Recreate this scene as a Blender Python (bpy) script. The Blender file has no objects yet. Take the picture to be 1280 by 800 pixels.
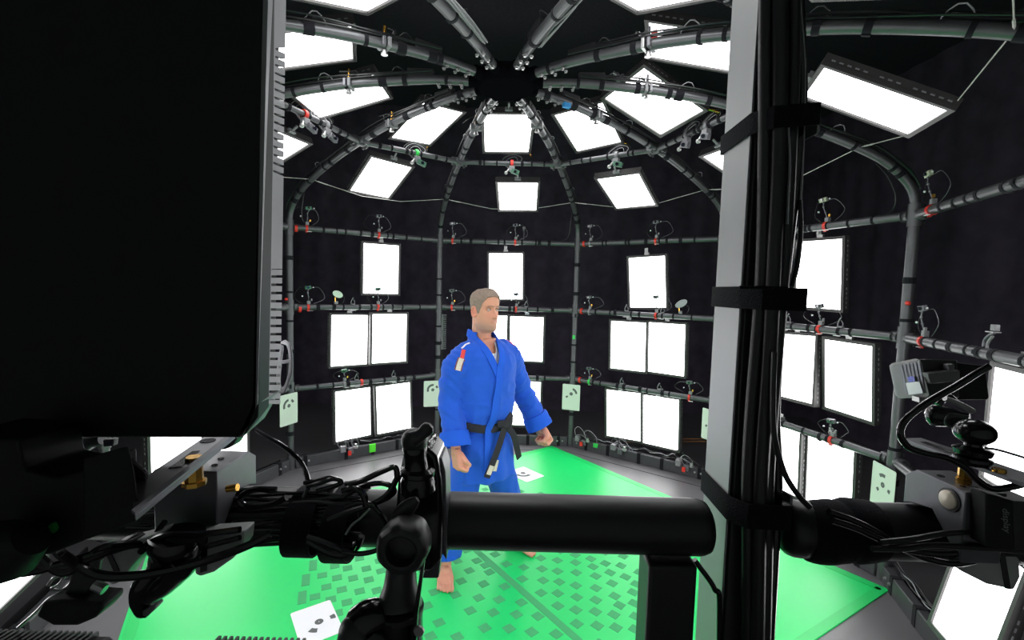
import bpy, bmesh, math, random
from math import sin, cos, pi, radians, hypot
from mathutils import Vector, Matrix, noise
from mathutils.bvhtree import BVHTree
random.seed(7)
SC = bpy.context.scene; COL = SC.collection

# ---------------- camera ----------------
F = 581.0; PIT = .0699; ROLL = .0276; CAMH = 1.83
_R0 = Vector((1, 0, 0)); _D0 = -Vector((0, sin(PIT), cos(PIT))); _FW = Vector((0, cos(PIT), -sin(PIT)))
_RT = cos(ROLL)*_R0 - sin(ROLL)*_D0; _DN = sin(ROLL)*_R0 + cos(ROLL)*_D0
cam_d = bpy.data.cameras.new('camera'); cam_d.sensor_width = 36; cam_d.lens = 36*F/1280; cam_d.clip_start = .02; cam_d.clip_end = 60
cam = bpy.data.objects.new('camera', cam_d); COL.objects.link(cam)
_m = Matrix((_RT, -_DN, -_FW)).transposed().to_4x4(); _m.translation = Vector((0, 0, CAMH)); cam.matrix_world = _m
SC.camera = cam
# ---------------- world, exposure ----------------
w = bpy.data.worlds.new('world'); SC.world = w; w.use_nodes = True
w.node_tree.nodes['Background'].inputs[0].default_value = (.6, .7, 1, 1)
w.node_tree.nodes['Background'].inputs[1].default_value = .006
SC.view_settings.view_transform = 'Standard'; SC.view_settings.look = 'None'
SC.view_settings.exposure = 0.0; SC.view_settings.gamma = 1
PANEL_POWER = 5.4
SC.cycles.max_bounces = 6; SC.cycles.diffuse_bounces = 3; SC.cycles.glossy_bounces = 3
SC.cycles.caustics_reflective = False; SC.cycles.caustics_refractive = False
SC.cycles.sample_clamp_indirect = 4

# ---------------- materials ----------------
def mat(name, col, rough=.5, metal=0., spec=.5, noise_amt=0., nscale=30., bump=0., bscale=200., emit=None, estr=0., coat=0., sheen=0.):
    m = bpy.data.materials.new(name); m.use_nodes = True; nt = m.node_tree; b = nt.nodes['Principled BSDF']
    b.inputs['Base Color'].default_value = (*col, 1); b.inputs['Roughness'].default_value = rough
    b.inputs['Metallic'].default_value = metal; b.inputs['Specular IOR Level'].default_value = spec
    b.inputs['Coat Weight'].default_value = coat; b.inputs['Sheen Weight'].default_value = sheen
    tc = nt.nodes.new('ShaderNodeTexCoord')
    if noise_amt:
        n = nt.nodes.new('ShaderNodeTexNoise'); n.inputs['Scale'].default_value = nscale; n.inputs['Detail'].default_value = 4
        nt.links.new(tc.outputs['Object'], n.inputs['Vector'])
        mx = nt.nodes.new('ShaderNodeMix'); mx.data_type = 'RGBA'
        mx.inputs[6].default_value = (*[c*(1-noise_amt) for c in col], 1); mx.inputs[7].default_value = (*[min(1, c*(1+noise_amt)) for c in col], 1)
        nt.links.new(n.outputs['Fac'], mx.inputs[0]); nt.links.new(mx.outputs[2], b.inputs['Base Color'])
    if bump:
        n = nt.nodes.new('ShaderNodeTexNoise'); n.inputs['Scale'].default_value = bscale; n.inputs['Detail'].default_value = 3
        nt.links.new(tc.outputs['Object'], n.inputs['Vector'])
        bp = nt.nodes.new('ShaderNodeBump'); bp.inputs['Strength'].default_value = bump; bp.inputs['Distance'].default_value = .002
        nt.links.new(n.outputs['Fac'], bp.inputs['Height']); nt.links.new(bp.outputs['Normal'], b.inputs['Normal'])
    if emit:
        b.inputs['Emission Color'].default_value = (*emit, 1); b.inputs['Emission Strength'].default_value = estr
    return m
M = dict(
    tube=mat('grey_anodised_tube', (.095, .097, .102), .34, .5, noise_amt=.15, nscale=14),
    dark_tube=mat('black_tube', (.012, .012, .014), .4, .0, noise_amt=.2),  # near tubes and square post, darker than the other frame tubes
    strap=mat('hook_and_loop_strap', (.010, .010, .013), .95, 0, .15, bump=.6, bscale=500, sheen=.05, noise_amt=.4, nscale=300),
    curtain=mat('black_drape', (.075, .062, .088), .95, 0, .1, noise_amt=.5, nscale=6, bump=.3, bscale=40),
    ceil=mat('black_ceiling', (.05, .043, .056), .95, 0, .1, noise_amt=.3),
    floor=mat('grey_rubber_floor', (.115, .112, .118), .36, 0, .5, noise_amt=.12, nscale=3, bump=.25, bscale=260),
    green=mat('green_mat', (.003, .62, .135), .42, 0, .5, noise_amt=.03, nscale=2, bump=.05, bscale=60),
    green_edge=mat('green_mat_hem', (.003, .54, .11), .45, 0, .5, noise_amt=.03, nscale=2),
    patch=mat('green_patch', (.05, .36, .13), .75, 0, .3, noise_amt=.08),
    housing=mat('panel_housing', (.055, .052, .052), .45, .3, noise_amt=.15),
    silver=mat('silver_casing', (.26, .26, .275), .45, .35, noise_amt=.05, nscale=60),
    pillar=mat('bare_aluminium', (.27, .275, .28), .42, .5, noise_amt=.06, nscale=25),
    black=mat('black_plastic', (.026, .026, .029), .38, 0, .5, noise_amt=.25, nscale=60),
    matte=mat('matte_black', (.012, .012, .014), .6, 0, .35, noise_amt=.3, nscale=80),
    gloss=mat('gloss_black', (.008, .008, .010), .16, 0, .6, noise_amt=.2),
    gunmetal=mat('gunmetal_plate', (.15, .15, .165), .38, .5, noise_amt=.15, nscale=50),
    steel=mat('steel', (.42, .42, .42), .3, .8, noise_amt=.1),
    cable=mat('black_cable', (.014, .014, .016), .35, 0, .5, noise_amt=.2),
    pale_cable=mat('grey_cable', (.30, .30, .32), .45, 0, .5, noise_amt=.1),
    wire=mat('white_wire', (.55, .53, .50), .4, .3, noise_amt=.1),
    brass=mat('brass', (.75, .42, .08), .25, .9, noise_amt=.15),
    pearl=mat('pearl_button', (.80, .72, .58), .35, .2, noise_amt=.05),
    red=mat('red_clip', (.62, .030, .018), .45, 0, noise_amt=.1),
    tagg=mat('green_tag', (.03, .55, .08), .5, 0, noise_amt=.05),
    limetag=mat('lime_tag', (.10, .80, .03), .5, 0, noise_amt=.05),
    bluetag=mat('blue_tag', (.02, .25, .60), .5, 0, noise_amt=.05),
    lilac=mat('lilac_sticker', (.16, .17, .60), .5, 0, noise_amt=.05),
    board=mat('circuit_board', (.05, .14, .09), .5, 0, noise_amt=.4, nscale=200),
    cream=mat('cream_housing', (.42, .45, .33), .5, 0, noise_amt=.08),
    grey=mat('mid_grey_plastic', (.20, .20, .21), .5, 0, noise_amt=.1),
    white=mat('white_plastic', (.75, .76, .78), .4, 0, noise_amt=.04),
    card=mat('pale_green_card', (.60, .68, .58), .6, 0, noise_amt=.02),
    wcard=mat('white_card', (.76, .77, .80), .6, 0, noise_amt=.02),
    ink=mat('grey_print', (.085, .10, .095), .7, 0, noise_amt=.1),
    orange=mat('orange_cord', (.50, .18, .03), .5, 0, noise_amt=.1),
    gi=mat('blue_cotton', (.015, .095, .56), .85, 0, .2, noise_amt=.10, nscale=120, bump=.5, bscale=420, sheen=.1),
    gi_trim=mat('blue_cotton_band', (.015, .10, .60), .85, 0, .2, noise_amt=.06, nscale=200, bump=.6, bscale=300),
    belt=mat('black_cotton_belt', (.028, .028, .032), .9, 0, .2, noise_amt=.25, nscale=200, bump=.5, bscale=400),
    tee=mat('white_cotton', (.75, .76, .80), .8, 0, noise_amt=.03),
    badge=mat('cream_patch', (.62, .56, .46), .7, 0, noise_amt=.35, nscale=120),
    badge_dark=mat('maroon_patch', (.16, .05, .06), .8, 0, noise_amt=.5, nscale=150),
    hair=mat('greying_brown_hair', (.24, .185, .145), .75, 0, .3, noise_amt=.45, nscale=90, bump=1., bscale=260),
    eye=mat('eyeball', (.55, .50, .48), .2, 0, noise_amt=.02),
    iris=mat('iris', (.05, .07, .08), .2, 0, noise_amt=.1),
    hollow=mat('unlit_black', (.003, .003, .004), 1, 0, 0, noise_amt=.1),
    cap=mat('ribbed_cap_grey', (.20, .20, .205), .5, 0, noise_amt=.05),
    beam=mat('dark_beam', (.055, .055, .06), .5, .2, noise_amt=.2),
    pad=mat('pad_grey', (.42, .43, .43), .5, 0, noise_amt=.06),
    bounce_wall=mat('pale_bounce_wall', (.80, .80, .80), .8, 0, noise_amt=.05, nscale=3),
    lens=mat('lens_glass', (.01, .012, .02), .05, 0, .8, coat=.5, noise_amt=.1),
)
M['light'] = mat('lit_diffuser', (.8, .8, .8), .6, 0, noise_amt=.01, emit=(1, .985, 1), estr=PANEL_POWER)
# brushed vertical floor grooves are fine relief: add a wave bump to a second floor material
def skin_mat():
    m = bpy.data.materials.new('skin'); m.use_nodes = True; nt = m.node_tree; b = nt.nodes['Principled BSDF']
    a = nt.nodes.new('ShaderNodeAttribute'); a.attribute_name = 'tone'
    nt.links.new(a.outputs['Color'], b.inputs['Base Color']); b.inputs['Roughness'].default_value = .5
    b.inputs['Subsurface Weight'].default_value = .12; b.inputs['Subsurface Radius'].default_value = (.02, .007, .004); b.inputs['Subsurface Scale'].default_value = .3
    n = nt.nodes.new('ShaderNodeTexNoise'); n.inputs['Scale'].default_value = 180; bp = nt.nodes.new('ShaderNodeBump')
    bp.inputs['Strength'].default_value = .2; bp.inputs['Distance'].default_value = .001
    nt.links.new(n.outputs['Fac'], bp.inputs['Height']); nt.links.new(bp.outputs['Normal'], b.inputs['Normal'])
    return m
M['skin'] = skin_mat()

# ---------------- mesh helpers ----------------
def crom(P, n=6):
    P = [Vector(p) for p in P]
    if len(P) < 3: return P
    Q = [2*P[0]-P[1]] + P + [2*P[-1]-P[-2]]; out = []
    for i in range(1, len(Q)-2):
        a, b, c, d = Q[i-1:i+3]
        for k in range(n):
            t = k/n
            out.append(.5*((2*b)+(-a+c)*t+(2*a-5*b+4*c-d)*t*t+(-a+3*b-3*c+d)*t**3))
    out.append(P[-1]); return out
def frames(P):
    T = [(P[min(i+1, len(P)-1)]-P[max(i-1, 0)]).normalized() for i in range(len(P))]
    r = Vector((0, 0, 1)) if abs(T[0].z) < .9 else Vector((1, 0, 0))
    N = (r - T[0]*r.dot(T[0])).normalized(); out = []
    for t in T:
        N = (N - t*N.dot(t))
        N = N.normalized() if N.length > 1e-6 else t.orthogonal().normalized()
        out.append((t, N, t.cross(N)))
    return out
class MB:
    def __init__(s): s.v = []; s.f = []; s.mi = []
    def add(s, V, Fc, mi=0):
        o = len(s.v); s.v += [Vector(p) for p in V]; s.f += [tuple(i+o for i in f) for f in Fc]; s.mi += [mi]*len(Fc); return s
    def box(s, c, d, R=None, mi=0):
        c = Vector(c); d = Vector(d)/2
        V = [Vector((x*d.x, y*d.y, z*d.z)) for x in (-1, 1) for y in (-1, 1) for z in (-1, 1)]
        if R is not None: V = [R @ q for q in V]
        return s.add([q+c for q in V], [(0, 1, 3, 2), (4, 6, 7, 5), (0, 4, 5, 1), (2, 3, 7, 6), (0, 2, 6, 4), (1, 5, 7, 3)], mi)
    def tube(s, P, r, seg=8, cap=True, mi=0):
        P = [Vector(p) for p in P]; n = len(P); rs = r if isinstance(r, (list, tuple)) else [r]*n; V = []; Fc = []
        for p, (t, N, B), q in zip(P, frames(P), rs):
            rx, ry = q if isinstance(q, tuple) else (q, q)
            V += [p + N*cos(2*pi*k/seg)*rx + B*sin(2*pi*k/seg)*ry for k in range(seg)]
        for i in range(n-1):
            for k in range(seg):
                a, b = i*seg+k, i*seg+(k+1) % seg; Fc.append((a, b, b+seg, a+seg))
        if cap: Fc += [tuple(range(seg-1, -1, -1)), tuple(range((n-1)*seg, n*seg))]
        return s.add(V, Fc, mi)
    def cyl(s, a, b, r, seg=12, r2=None, mi=0): return s.tube([a, b], [r, r if r2 is None else r2], seg, True, mi)
    def lathe(s, o, d, prof, seg=20, mi=0):       # prof: (distance along d, radius)
        o = Vector(o); d = Vector(d).normalized(); P = [o+d*h for h, _ in prof]; N = d.orthogonal().normalized(); B = d.cross(N); V = []; Fc = []
        for (h, r) in prof: V += [o+d*h+(N*cos(2*pi*k/seg)+B*sin(2*pi*k/seg))*max(r, 1e-5) for k in range(seg)]
        for i in range(len(prof)-1):
            for k in range(seg):
                a, b = i*seg+k, i*seg+(k+1) % seg; Fc.append((a, b, b+seg, a+seg))
        Fc += [tuple(range(seg-1, -1, -1)), tuple(range((len(prof)-1)*seg, len(prof)*seg))]
        return s.add(V, Fc, mi)
    def ball(s, c, r, seg=14, rings=9, mi=0):
        r = Vector(r) if not isinstance(r, (int, float)) else Vector((r, r, r)); c = Vector(c); V = []; Fc = []
        for i in range(rings+1):
            a = pi*i/rings
            V += [c+Vector((r.x*sin(a)*cos(2*pi*k/seg), r.y*sin(a)*sin(2*pi*k/seg), r.z*cos(a))) for k in range(seg)]
        for i in range(rings):
            for k in range(seg):
                x, y = i*seg+k, i*seg+(k+1) % seg; Fc.append((x, x+seg, y+seg, y))
        return s.add(V, Fc, mi)
    def prism(s, poly, off, mi=0):                # poly: 3-D outline; off: extrusion vector
        P = [Vector(p) for p in poly]; n = len(P); off = Vector(off)
        return s.add(P+[p+off for p in P], [tuple(range(n-1, -1, -1)), tuple(range(n, 2*n))]+[(i, (i+1) % n, (i+1) % n+n, i+n) for i in range(n)], mi)
    def loft(s, rings, cap=True, mi=0):
        n = len(rings[0]); V = [p for r in rings for p in r]; Fc = []
        for i in range(len(rings)-1):
            for k in range(n):
                a, b = i*n+k, i*n+(k+1) % n; Fc.append((a, b, b+n, a+n))
        if cap: Fc += [tuple(range(n-1, -1, -1)), tuple(range((len(rings)-1)*n, len(rings)*n))]
        return s.add(V, Fc, mi)
    def mesh(s, name, mats, inv=None, smooth=True, ang=40):
        V = [inv @ p for p in s.v] if inv is not None else s.v
        me = bpy.data.meshes.new(name); me.from_pydata([tuple(p) for p in V], [], s.f)
        for m in (mats if isinstance(mats, (list, tuple)) else [mats]): me.materials.append(m)
        me.polygons.foreach_set('material_index', s.mi)
        bm = bmesh.new(); bm.from_mesh(me); bmesh.ops.recalc_face_normals(bm, faces=bm.faces); bm.to_mesh(me); bm.free()
        me.polygons.foreach_set('use_smooth', [smooth]*len(me.polygons))
        if smooth: me.set_sharp_from_angle(angle=radians(ang))
        me.update(); return me
    def obj(s, name, mats, parent=None, world=True, bevel=0, smooth=True, ang=40, mw=None):
        inv = None
        base = parent.matrix_world if (parent is not None) else (mw if mw is not None else Matrix.Identity(4))
        if world: inv = base.inverted()
        o = bpy.data.objects.new(name, s.mesh(name, mats, inv, smooth, ang)); COL.objects.link(o)
        if parent is not None: o.parent = parent; o.matrix_world = parent.matrix_world.copy(); o.matrix_parent_inverse = Matrix.Identity(4); o.matrix_basis = Matrix.Identity(4)
        elif mw is not None: o.matrix_world = mw
        if bevel:
            b = o.modifiers.new('bevel', 'BEVEL'); b.width = bevel; b.segments = 2; b.limit_method = 'ANGLE'; b.angle_limit = radians(35)
        return o
MW = {}
def tag(o, label=None, cat=None, group=None, kind=None):
    if label: o['label'] = label
    if cat: o['category'] = cat
    if group: o['group'] = group
    if kind: o['kind'] = kind
    return o
def thing(name, label, cat, mw=None, group=None):
    o = bpy.data.objects.new(name, None); COL.objects.link(o); o.empty_display_size = .05
    if mw is None: mw = Matrix.Identity(4)
    elif isinstance(mw, (tuple, Vector)) : mw = Matrix.Translation(Vector(mw))
    o.matrix_basis = mw; o.matrix_world = mw
    return tag(o, label, cat, group)
def child(parent, name, me, local=None):
    o = bpy.data.objects.new(name, me); COL.objects.link(o); o.parent = parent
    o.matrix_basis = local if local is not None else Matrix.Identity(4)
    o.matrix_world = parent.matrix_world @ o.matrix_basis
    return o
def U(px, py, y):                                  # world point on the plane y = const seen at a pixel of the 1280x800 frame
    a, b = px-640, py-400; c, s = cos(ROLL), sin(ROLL)
    d = _FW + (_R0*(c*a+s*b) + _D0*(-s*a+c*b))/F
    return Vector((0, 0, CAMH)) + d*(y/d.y)
def UF(px, py, z=0):
    a, b = px-640, py-400; c, s = cos(ROLL), sin(ROLL)
    d = _FW + (_R0*(c*a+s*b) + _D0*(-s*a+c*b))/F
    return Vector((0, 0, CAMH)) + d*((z-CAMH)/d.z)
def zrot(a): return Matrix.Rotation(a, 3, 'Z')
# ---------------- the dome geometry ----------------
OX, OY = -.0769, 2.9257; RAD = 2.5432; YAW = -.0066; APO = RAD*cos(pi/10)
def AZ(k): return YAW-(k-2.5)*radians(36)+pi/2
def ER(k): return Vector((cos(AZ(k)), sin(AZ(k)), 0))
def ET(k): return Vector((sin(AZ(k)), -cos(AZ(k)), 0))
O = Vector((OX, OY, 0))
def PT(k, r, z, t=0): return O+ER(k)*r+ET(k)*t+Vector((0, 0, z))
RINGZ = {'low': .79, 'mid': 1.583, 'top': 2.343}
PROFILE = [(.21, 3.075), (.45, 3.08), (.75, 3.06), (1.0, 3.035), (1.3, 2.985), (1.6, 2.92), (1.85, 2.85), (2.1, 2.765), (2.3, 2.68), (2.43, 2.59), (2.51, 2.50), (2.543, 2.40)]

# ---------------- setting ----------------
def struct(name, mb, m, smooth=False): return tag(mb.obj(name, m, smooth=smooth), kind='structure')
def floor_grid():
    mb = MB(); mb.box((0, 2.6, -.03), (9.4, 9.4, .06)); return mb
struct('floor', floor_grid(), M['floor'])
struct('ceiling', MB().box((0, 2.6, 4.43), (9.4, 9.4, .06)), M['ceil'])
def drape(a, b, z0=0, z1=4.4, amp=.014, per=.33):
    a = Vector(a); b = Vector(b); L = (b-a).length; d = (b-a)/L; n = Vector((-d.y, d.x, 0)); N = int(L/.055); V = []; Fc = []
    for i in range(N+1):
        s = L*i/N; o = amp*(sin(s*2*pi/per)+.5*sin(s*2*pi/.87+1))
        for z in (z0, z1): V.append(a+d*s+n*(o if z == z0 else o*.7)+Vector((0, 0, z)))
    for i in range(N): Fc.append((2*i, 2*i+2, 2*i+3, 2*i+1))
    return MB().add(V, Fc)
struct('wall_back', drape((-4.4, 6.9, 0), (4.4, 6.9, 0)), M['curtain'], True)
struct('wall_left', drape((-4.4, -1.9, 0), (-4.4, 6.9, 0)), M['curtain'], True)
struct('wall_right', drape((4.4, 6.9, 0), (4.4, -1.9, 0)), M['curtain'], True)
struct('wall_front', MB().box((0, -1.95, 2.2), (8.8, .06, 4.4)), M['bounce_wall'])  # unseen wall behind the camera, made pale to bounce light onto the foreground
# seams between the floor sheets
sm = MB()
for k in (1, 2, 3, 4):
    a = PT(k, 2.33, .001); b = PT(k+1, 2.33, .001); sm.tube([a, b], .003, 4)
tag(sm.obj('floor_seam', M['matte']), kind='structure')

# ---------------- dome frame ----------------
frame = thing('dome_frame', 'ten-sided grey tube frame of posts, rings and arched ribs meeting at a black hub overhead', 'tube frame', O.copy())
_strap_me = {}
def strap_mesh(r, L):
    k = (round(r, 4), round(L, 3))
    if k not in _strap_me:
        mb = MB(); mb.lathe((0, 0, -L/2), (0, 0, 1), [(0, r-.002), (0, r+.003), (L, r+.003), (L, r-.002)], 14)
        mb.box((r+.004, 0, 0), (.006, .02, L*.98)); _strap_me[k] = mb.mesh('strap', M['strap'], smooth=True)
    return _strap_me[k]
def put_on(parent, name, me, p, d, spin=0):
    q = Vector(d).to_track_quat('Z', 'Y').to_matrix().to_4x4() @ Matrix.Rotation(spin, 4, 'Z'); q.translation = Vector(p)
    return child(parent, name, me, parent.matrix_world.inverted() @ q)
_bolt = MB().lathe((0, 0, 0), (0, 0, 1), [(0, .011), (.004, .011), (.004, .008), (.012, .008)], 6).mesh('bolt', M['steel'], smooth=False)
def tube_part(name, P, r, n, m=None, parent=frame, lens=(.02, .04), seg=14, rnd=True, ends=(.1, .9)):
    o = MB().tube(P, r, seg).obj(name, m or M['tube'], parent)
    L = [0]
    for a, b in zip(P, P[1:]): L.append(L[-1]+(b-a).length)
    for i in range(n):
        t = ends[0]+(ends[1]-ends[0])*(i+.5+(random.uniform(-.42, .42) if rnd else 0))/n
        s = t*L[-1]; j = max(k for k in range(len(L)-1) if L[k] <= s); f = (s-L[j])/(L[j+1]-L[j])
        p = P[j].lerp(P[j+1], f); put_on(o, 'strap', strap_mesh(r, random.choice(lens)), p, P[j+1]-P[j], random.uniform(0, 6))
    return o
def joint_mesh():
    mb = MB(); mb.lathe((0, 0, -.07), (0, 0, 1), [(0, .034), (0, .038), (.14, .038), (.14, .034)], 14)
    for s in (-1, 1):
        mb.lathe((s*.03, 0, 0), (s, 0, 0), [(0, .036), (.055, .036), (.055, .032)], 12)
        for z in (-.045, .045): mb.lathe((s*.015, -.036, z), (0, -1, 0), [(0, .011), (.01, .011), (.01, .006), (.016, .006)], 6)
        mb.lathe((s*.06, -.034, 0), (0, -1, 0), [(0, .009), (.01, .009)], 6)
    return mb.mesh('tube_joint', M['tube'])
JM = joint_mesh()
arches = []
for k in range(10):
    near = k in (7, 8)
    P = [PT(k, RAD, z) for z in (.0, .4, .8, 1.2, 1.6, 2.0, 2.38)]
    if near: P = [PT(k, RAD, 0), PT(k, RAD, 1.45)] if k == 7 else P
    post = tube_part('post', P, .031, 7 if not near else 2)
    for z in (.06, *RINGZ.values()):
        if near and k == 7 and z > 1.5: continue
        m = Matrix.Rotation(AZ(k)+pi/2, 4, 'Z'); m.translation = PT(k, RAD, z)
        child(post, 'tube_joint', JM, post.matrix_world.inverted() @ m)
    Q = crom([PT(k, r, z) for r, z in PROFILE], 3)
    rib = tube_part('rib', Q, .0265, 13, lens=(.02, .03, .05), ends=(.03, .97)); arches.append(Q)
    MB().box(PT(k, .52, 3.115), (.04, .16, .05), zrot(AZ(k)-pi/2)).obj('junction_box', M['matte'], rib, bevel=.004)
    for r in (.27, .34, .41):
        for s in (-1, 1): put_on(rib, 'bolt', _bolt, PT(k, r, 3.05, .018*s), (0, 0, -1))
for k in range(10):
    for nm, z in RINGZ.items():
        if k == 7 and nm != 'low': continue                       # the camera looks through this bay
        if k in (6, 8) and nm == 'top' and False: continue
        a, b = PT(k, RAD, z), PT(k+1, RAD, z); d = (b-a).normalized()
        tube_part('ring_tube', [a+d*.07, b-d*.07], .0275 if nm != 'low' else .027, 9 if k in (1, 2, 3, 4, 5) else 3, lens=(.016, .022, .034))
    a, b = PT(k, 1.45, 2.952), PT(k+1, 1.45, 2.952); d = (b-a).normalized()
    tube_part('upper_ring_tube', [a+d*.03, b-d*.03], .021, 7, lens=(.015, .025))
    put_on(arches and frame, 'tube_joint', JM, PT(k, 1.46, 2.958), ET(k), 0)
    # base trough
    a, b = PT(k, RAD+.0, 0), PT(k+1, RAD+.0, 0); d = (b-a).normalized(); n = Vector((d.y, -d.x, 0)); n = n if n.dot(a-O) > 0 else -n
    R = Matrix((d, n, Vector((0, 0, 1)))).transposed(); c = (a+b)/2; L = (b-a).length-.08
    if k == 7: continue
    bs = MB().box(c+Vector((0, 0, .055)), (L, .055, .11), R).obj('base_beam', M['beam'], frame, bevel=.006)
    MB().box(c+n*.09+Vector((0, 0, .045)), (L, .012, .09), R).box(c+n*.055+Vector((0, 0, .006)), (L, .07, .012), R).obj('cable_trough', M['matte'], frame)
    for i in range(5):
        s = L*(-.42+.21*i+random.uniform(-.04, .04))
        MB().box(c+d*s+Vector((0, 0, .056)), (.035, .062, .118), R).obj('strap', M['strap'], bs)
    for s in (-.46, -.42, .42, .46):
        put_on(bs, 'bolt', _bolt, c+d*s*L-n*.028+Vector((0, 0, .06)), -n)
hub = MB().lathe((OX, OY, 3.03), (0, 0, 1), [(0, .13), (0, .165), (.02, .175), (.09, .175), (.09, .1)], 20)
for k in range(10): hub.cyl(PT(k, .13, 3.075), PT(k, .225, 3.079), .036, 12)
hb = hub.obj('hub', M['hollow'], frame)

# near bay: the middle ring is interrupted by the doorway; two stub tubes with rounded ends
ZB = 1.5715; YB = .498
lt = MB().tube([(-.86, YB, ZB), (.208, YB, ZB)], .0298, 28)
lt.lathe((.208, YB, ZB), (1, 0, 0), [(0, .0298), (.006, .0292), (.012, .027), (.015, .022), (.016, .01)], 28)
ltube = lt.obj('ring_tube', M['dark_tube'], frame)
MB().box((.179, .4945, .773), (.052, .041, 1.535)).obj('square_post', M['dark_tube'], frame, bevel=.004)
rt = MB().tube([(.320, YB, ZB+.001), (.70, YB, ZB+.001), (1.25, YB+.02, ZB)], .0298, 28)
rt.lathe((.320, YB, ZB+.001), (-1, 0, 0), [(0, .0298), (.006, .0292), (.012, .027), (.016, .022), (.017, .01)], 28)
rtube = rt.obj('ring_tube', M['dark_tube'], frame)

# hoop cables bundled along each rib
for k in (0, 1, 2, 3, 4, 5, 6, 7, 8, 9):
    t = thing('cable_bundle', {0: 'black cables strapped along the nearly level rib beside the big black panel',
        1: 'black cables strapped along the rib that curves down to the leftmost visible post',
        2: 'black cables strapped along the rib that comes down to the post behind the man',
        3: 'black cables strapped along the rib that comes down to the post with the green tape',
        4: 'black cables strapped along the rib that disappears down behind the silver pillar',
        5: 'black cables strapped above the level rib running from hub into the silver pillar',
        6: 'black cables strapped above the long green-tinted rib at upper right',
        7: 'grey cables strapped along the steep rib rising right of the hub to the top edge',
        8: 'grey cables strapped along the steep rib rising left of the hub to the top edge',
        9: 'black cables strapped along the upper left rib passing in front of a lit panel'}[k], 'cables', arches[k][0], group='cables along the dome ribs')
    Q = arches[k]
    for i in range(7):
        off = .032+.009*(i // 3); side = (-1)**i*.010*(1+i % 3)
        if k in (7, 8): side = -(.032+.008*(i % 4)); off = .004+.011*(i//4)
        R_ = [p+ET(k)*(side+.006*sin(j*.7+i))+Vector((0, 0, off+.007*sin(j*.5+i*2)))+ER(k)*(off*.4 if p.z < 2.75 else 0) for j, p in enumerate(Q[3:-2])]
        MB().tube(R_, .0045, 6).obj('cable', M['cable'] if k not in (7, 8) else M['grey'], t)
    for j in range(4):
        c = Q[5+5*j]+Vector((0, 0, .05))
        P = [c+ET(k)*.03*cos(a)*(1+.3*sin(3*a))+ER(k)*.05*sin(a)+Vector((0, 0, .02*cos(2*a))) for a in [2*pi*i/14 for i in range(15)]]
        MB().tube(P, .003, 5).obj('cable_loop', M["pale_cable"] if j % 2 else M['cable'], t)
# cables that droop beside posts
for (k, side, z0, lab) in ((3, -1, 2.62, 'grey cable looping from rib to post left of the green-taped post'), (5, -1, 2.62, 'thin black cable hanging inside the bend of the right post'), (1, 1, 2.66, 'black cable pair bowing beside the leftmost visible rib')):
    P = crom([PT(k, 2.3, z0+.04, side*.03), PT(k, 2.40, z0-.03, side*.06), PT(k, 2.48, 2.48, side*.085), PT(k, 2.5, 2.40, side*.12), PT(k, 2.51, 2.355, side*.22)], 6)
    tag(MB().tube(P, .005, 6).obj('hanging_cable', M['cable'], mw=Matrix.Translation(P[0])), lab, 'cable')

# white tie wire around the dome
t = thing('tie_wire', 'thin white wire strung around the dome below the lower ceiling panels', 'wire', PT(3, 2.15, 2.7))
for k in range(10):
    a = PT(k, 2.17, 2.742); b = PT(k+.5, 2.127, 2.665, -.195); c = PT(k+.5, 2.127, 2.665, .195); d = PT(k+1, 2.17, 2.742)
    MB().tube([a, b, c, d], .0026, 5).obj('wire_span', M['wire'], t)
    MB().tube([a.lerp(b, .12), a.lerp(b, .32)], .005, 6).obj('turnbuckle', M['wire'], t)

# ---------------- light panels ----------------
def panel_meshes(kind):
    W, H, D = .43, .57, .05; out = {}
    mb = MB()                                           # back box plus a bezel that stands proud of the diffuser
    mb.box((0, 0, -.030), (W, H, .034)); b = .022
    for x in (-1, 1): mb.box((x*(W/2-b/2), 0, -.004), (b, H, .022))
    for y in (-1, 1): mb.box((0, y*(H/2-b/2), -.004), (W-2*b, b, .022))
    out['housing'] = mb.mesh('housing', M['housing'], smooth=False)
    out['diffuser'] = MB().box((0, 0, -.008), (W-2*b, H-2*b, .008)).mesh('diffuser', M['light'], smooth=False)
    v = MB()
    for x in (-1, 1):
        for i in range(15):
            if i in (5, 9): continue
            v.box((x*(W/2+.001), -H/2+.04+i*.035, -.022), (.003, .018, .006))
    out['vent_light_leaks'] = v.mesh('vent_light_leaks', M['grey'], smooth=False)  # vents drawn as paler bars; light leaking from the panel put into colour
    f = MB()
    for i in range(13): f.box((-.15+i*.025, 0, -.056), (.006, H*.7, .018))
    out['cooling_fins'] = f.mesh('cooling_fins', M['housing'], smooth=False)
    y = MB()
    if kind == 'wall':
        y.box((0, H/2+.012, -.02), (.05, .024, .02)).box((0, H/2+.045, -.004), (.036, .05, .006)).cyl((0, H/2+.035, -.03), (0, H/2+.035, .012), .01, 8)
        out['hanging_bracket'] = y.mesh('hanging_bracket', M['steel'], smooth=True)
    else:
        y.box((0, H/2+.010, -.02), (.06, .02, .03)).cyl((0, H/2+.01, -.02), (0, H/2+.07, -.03), .009, 8)
        out['hanging_bracket'] = y.mesh('hanging_bracket', M['grey'])
        s = MB().cyl((W/2-.02, -H/2, -.02), (W/2+.0, -H/2-.04, -.02), .008, 8).lathe((W/2, -H/2-.035, -.02), (.3, -1, 0), [(0, .008), (.01, .011), (.02, .007), (.045, .007)], 8)
        out['spigot'] = s.mesh('spigot', M['brass'])
    return out
PM = {'wall': panel_meshes('wall'), 'roof': panel_meshes('roof')}
PM['low'] = {k: v for k, v in PM['roof'].items() if k != 'spigot'}
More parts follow.
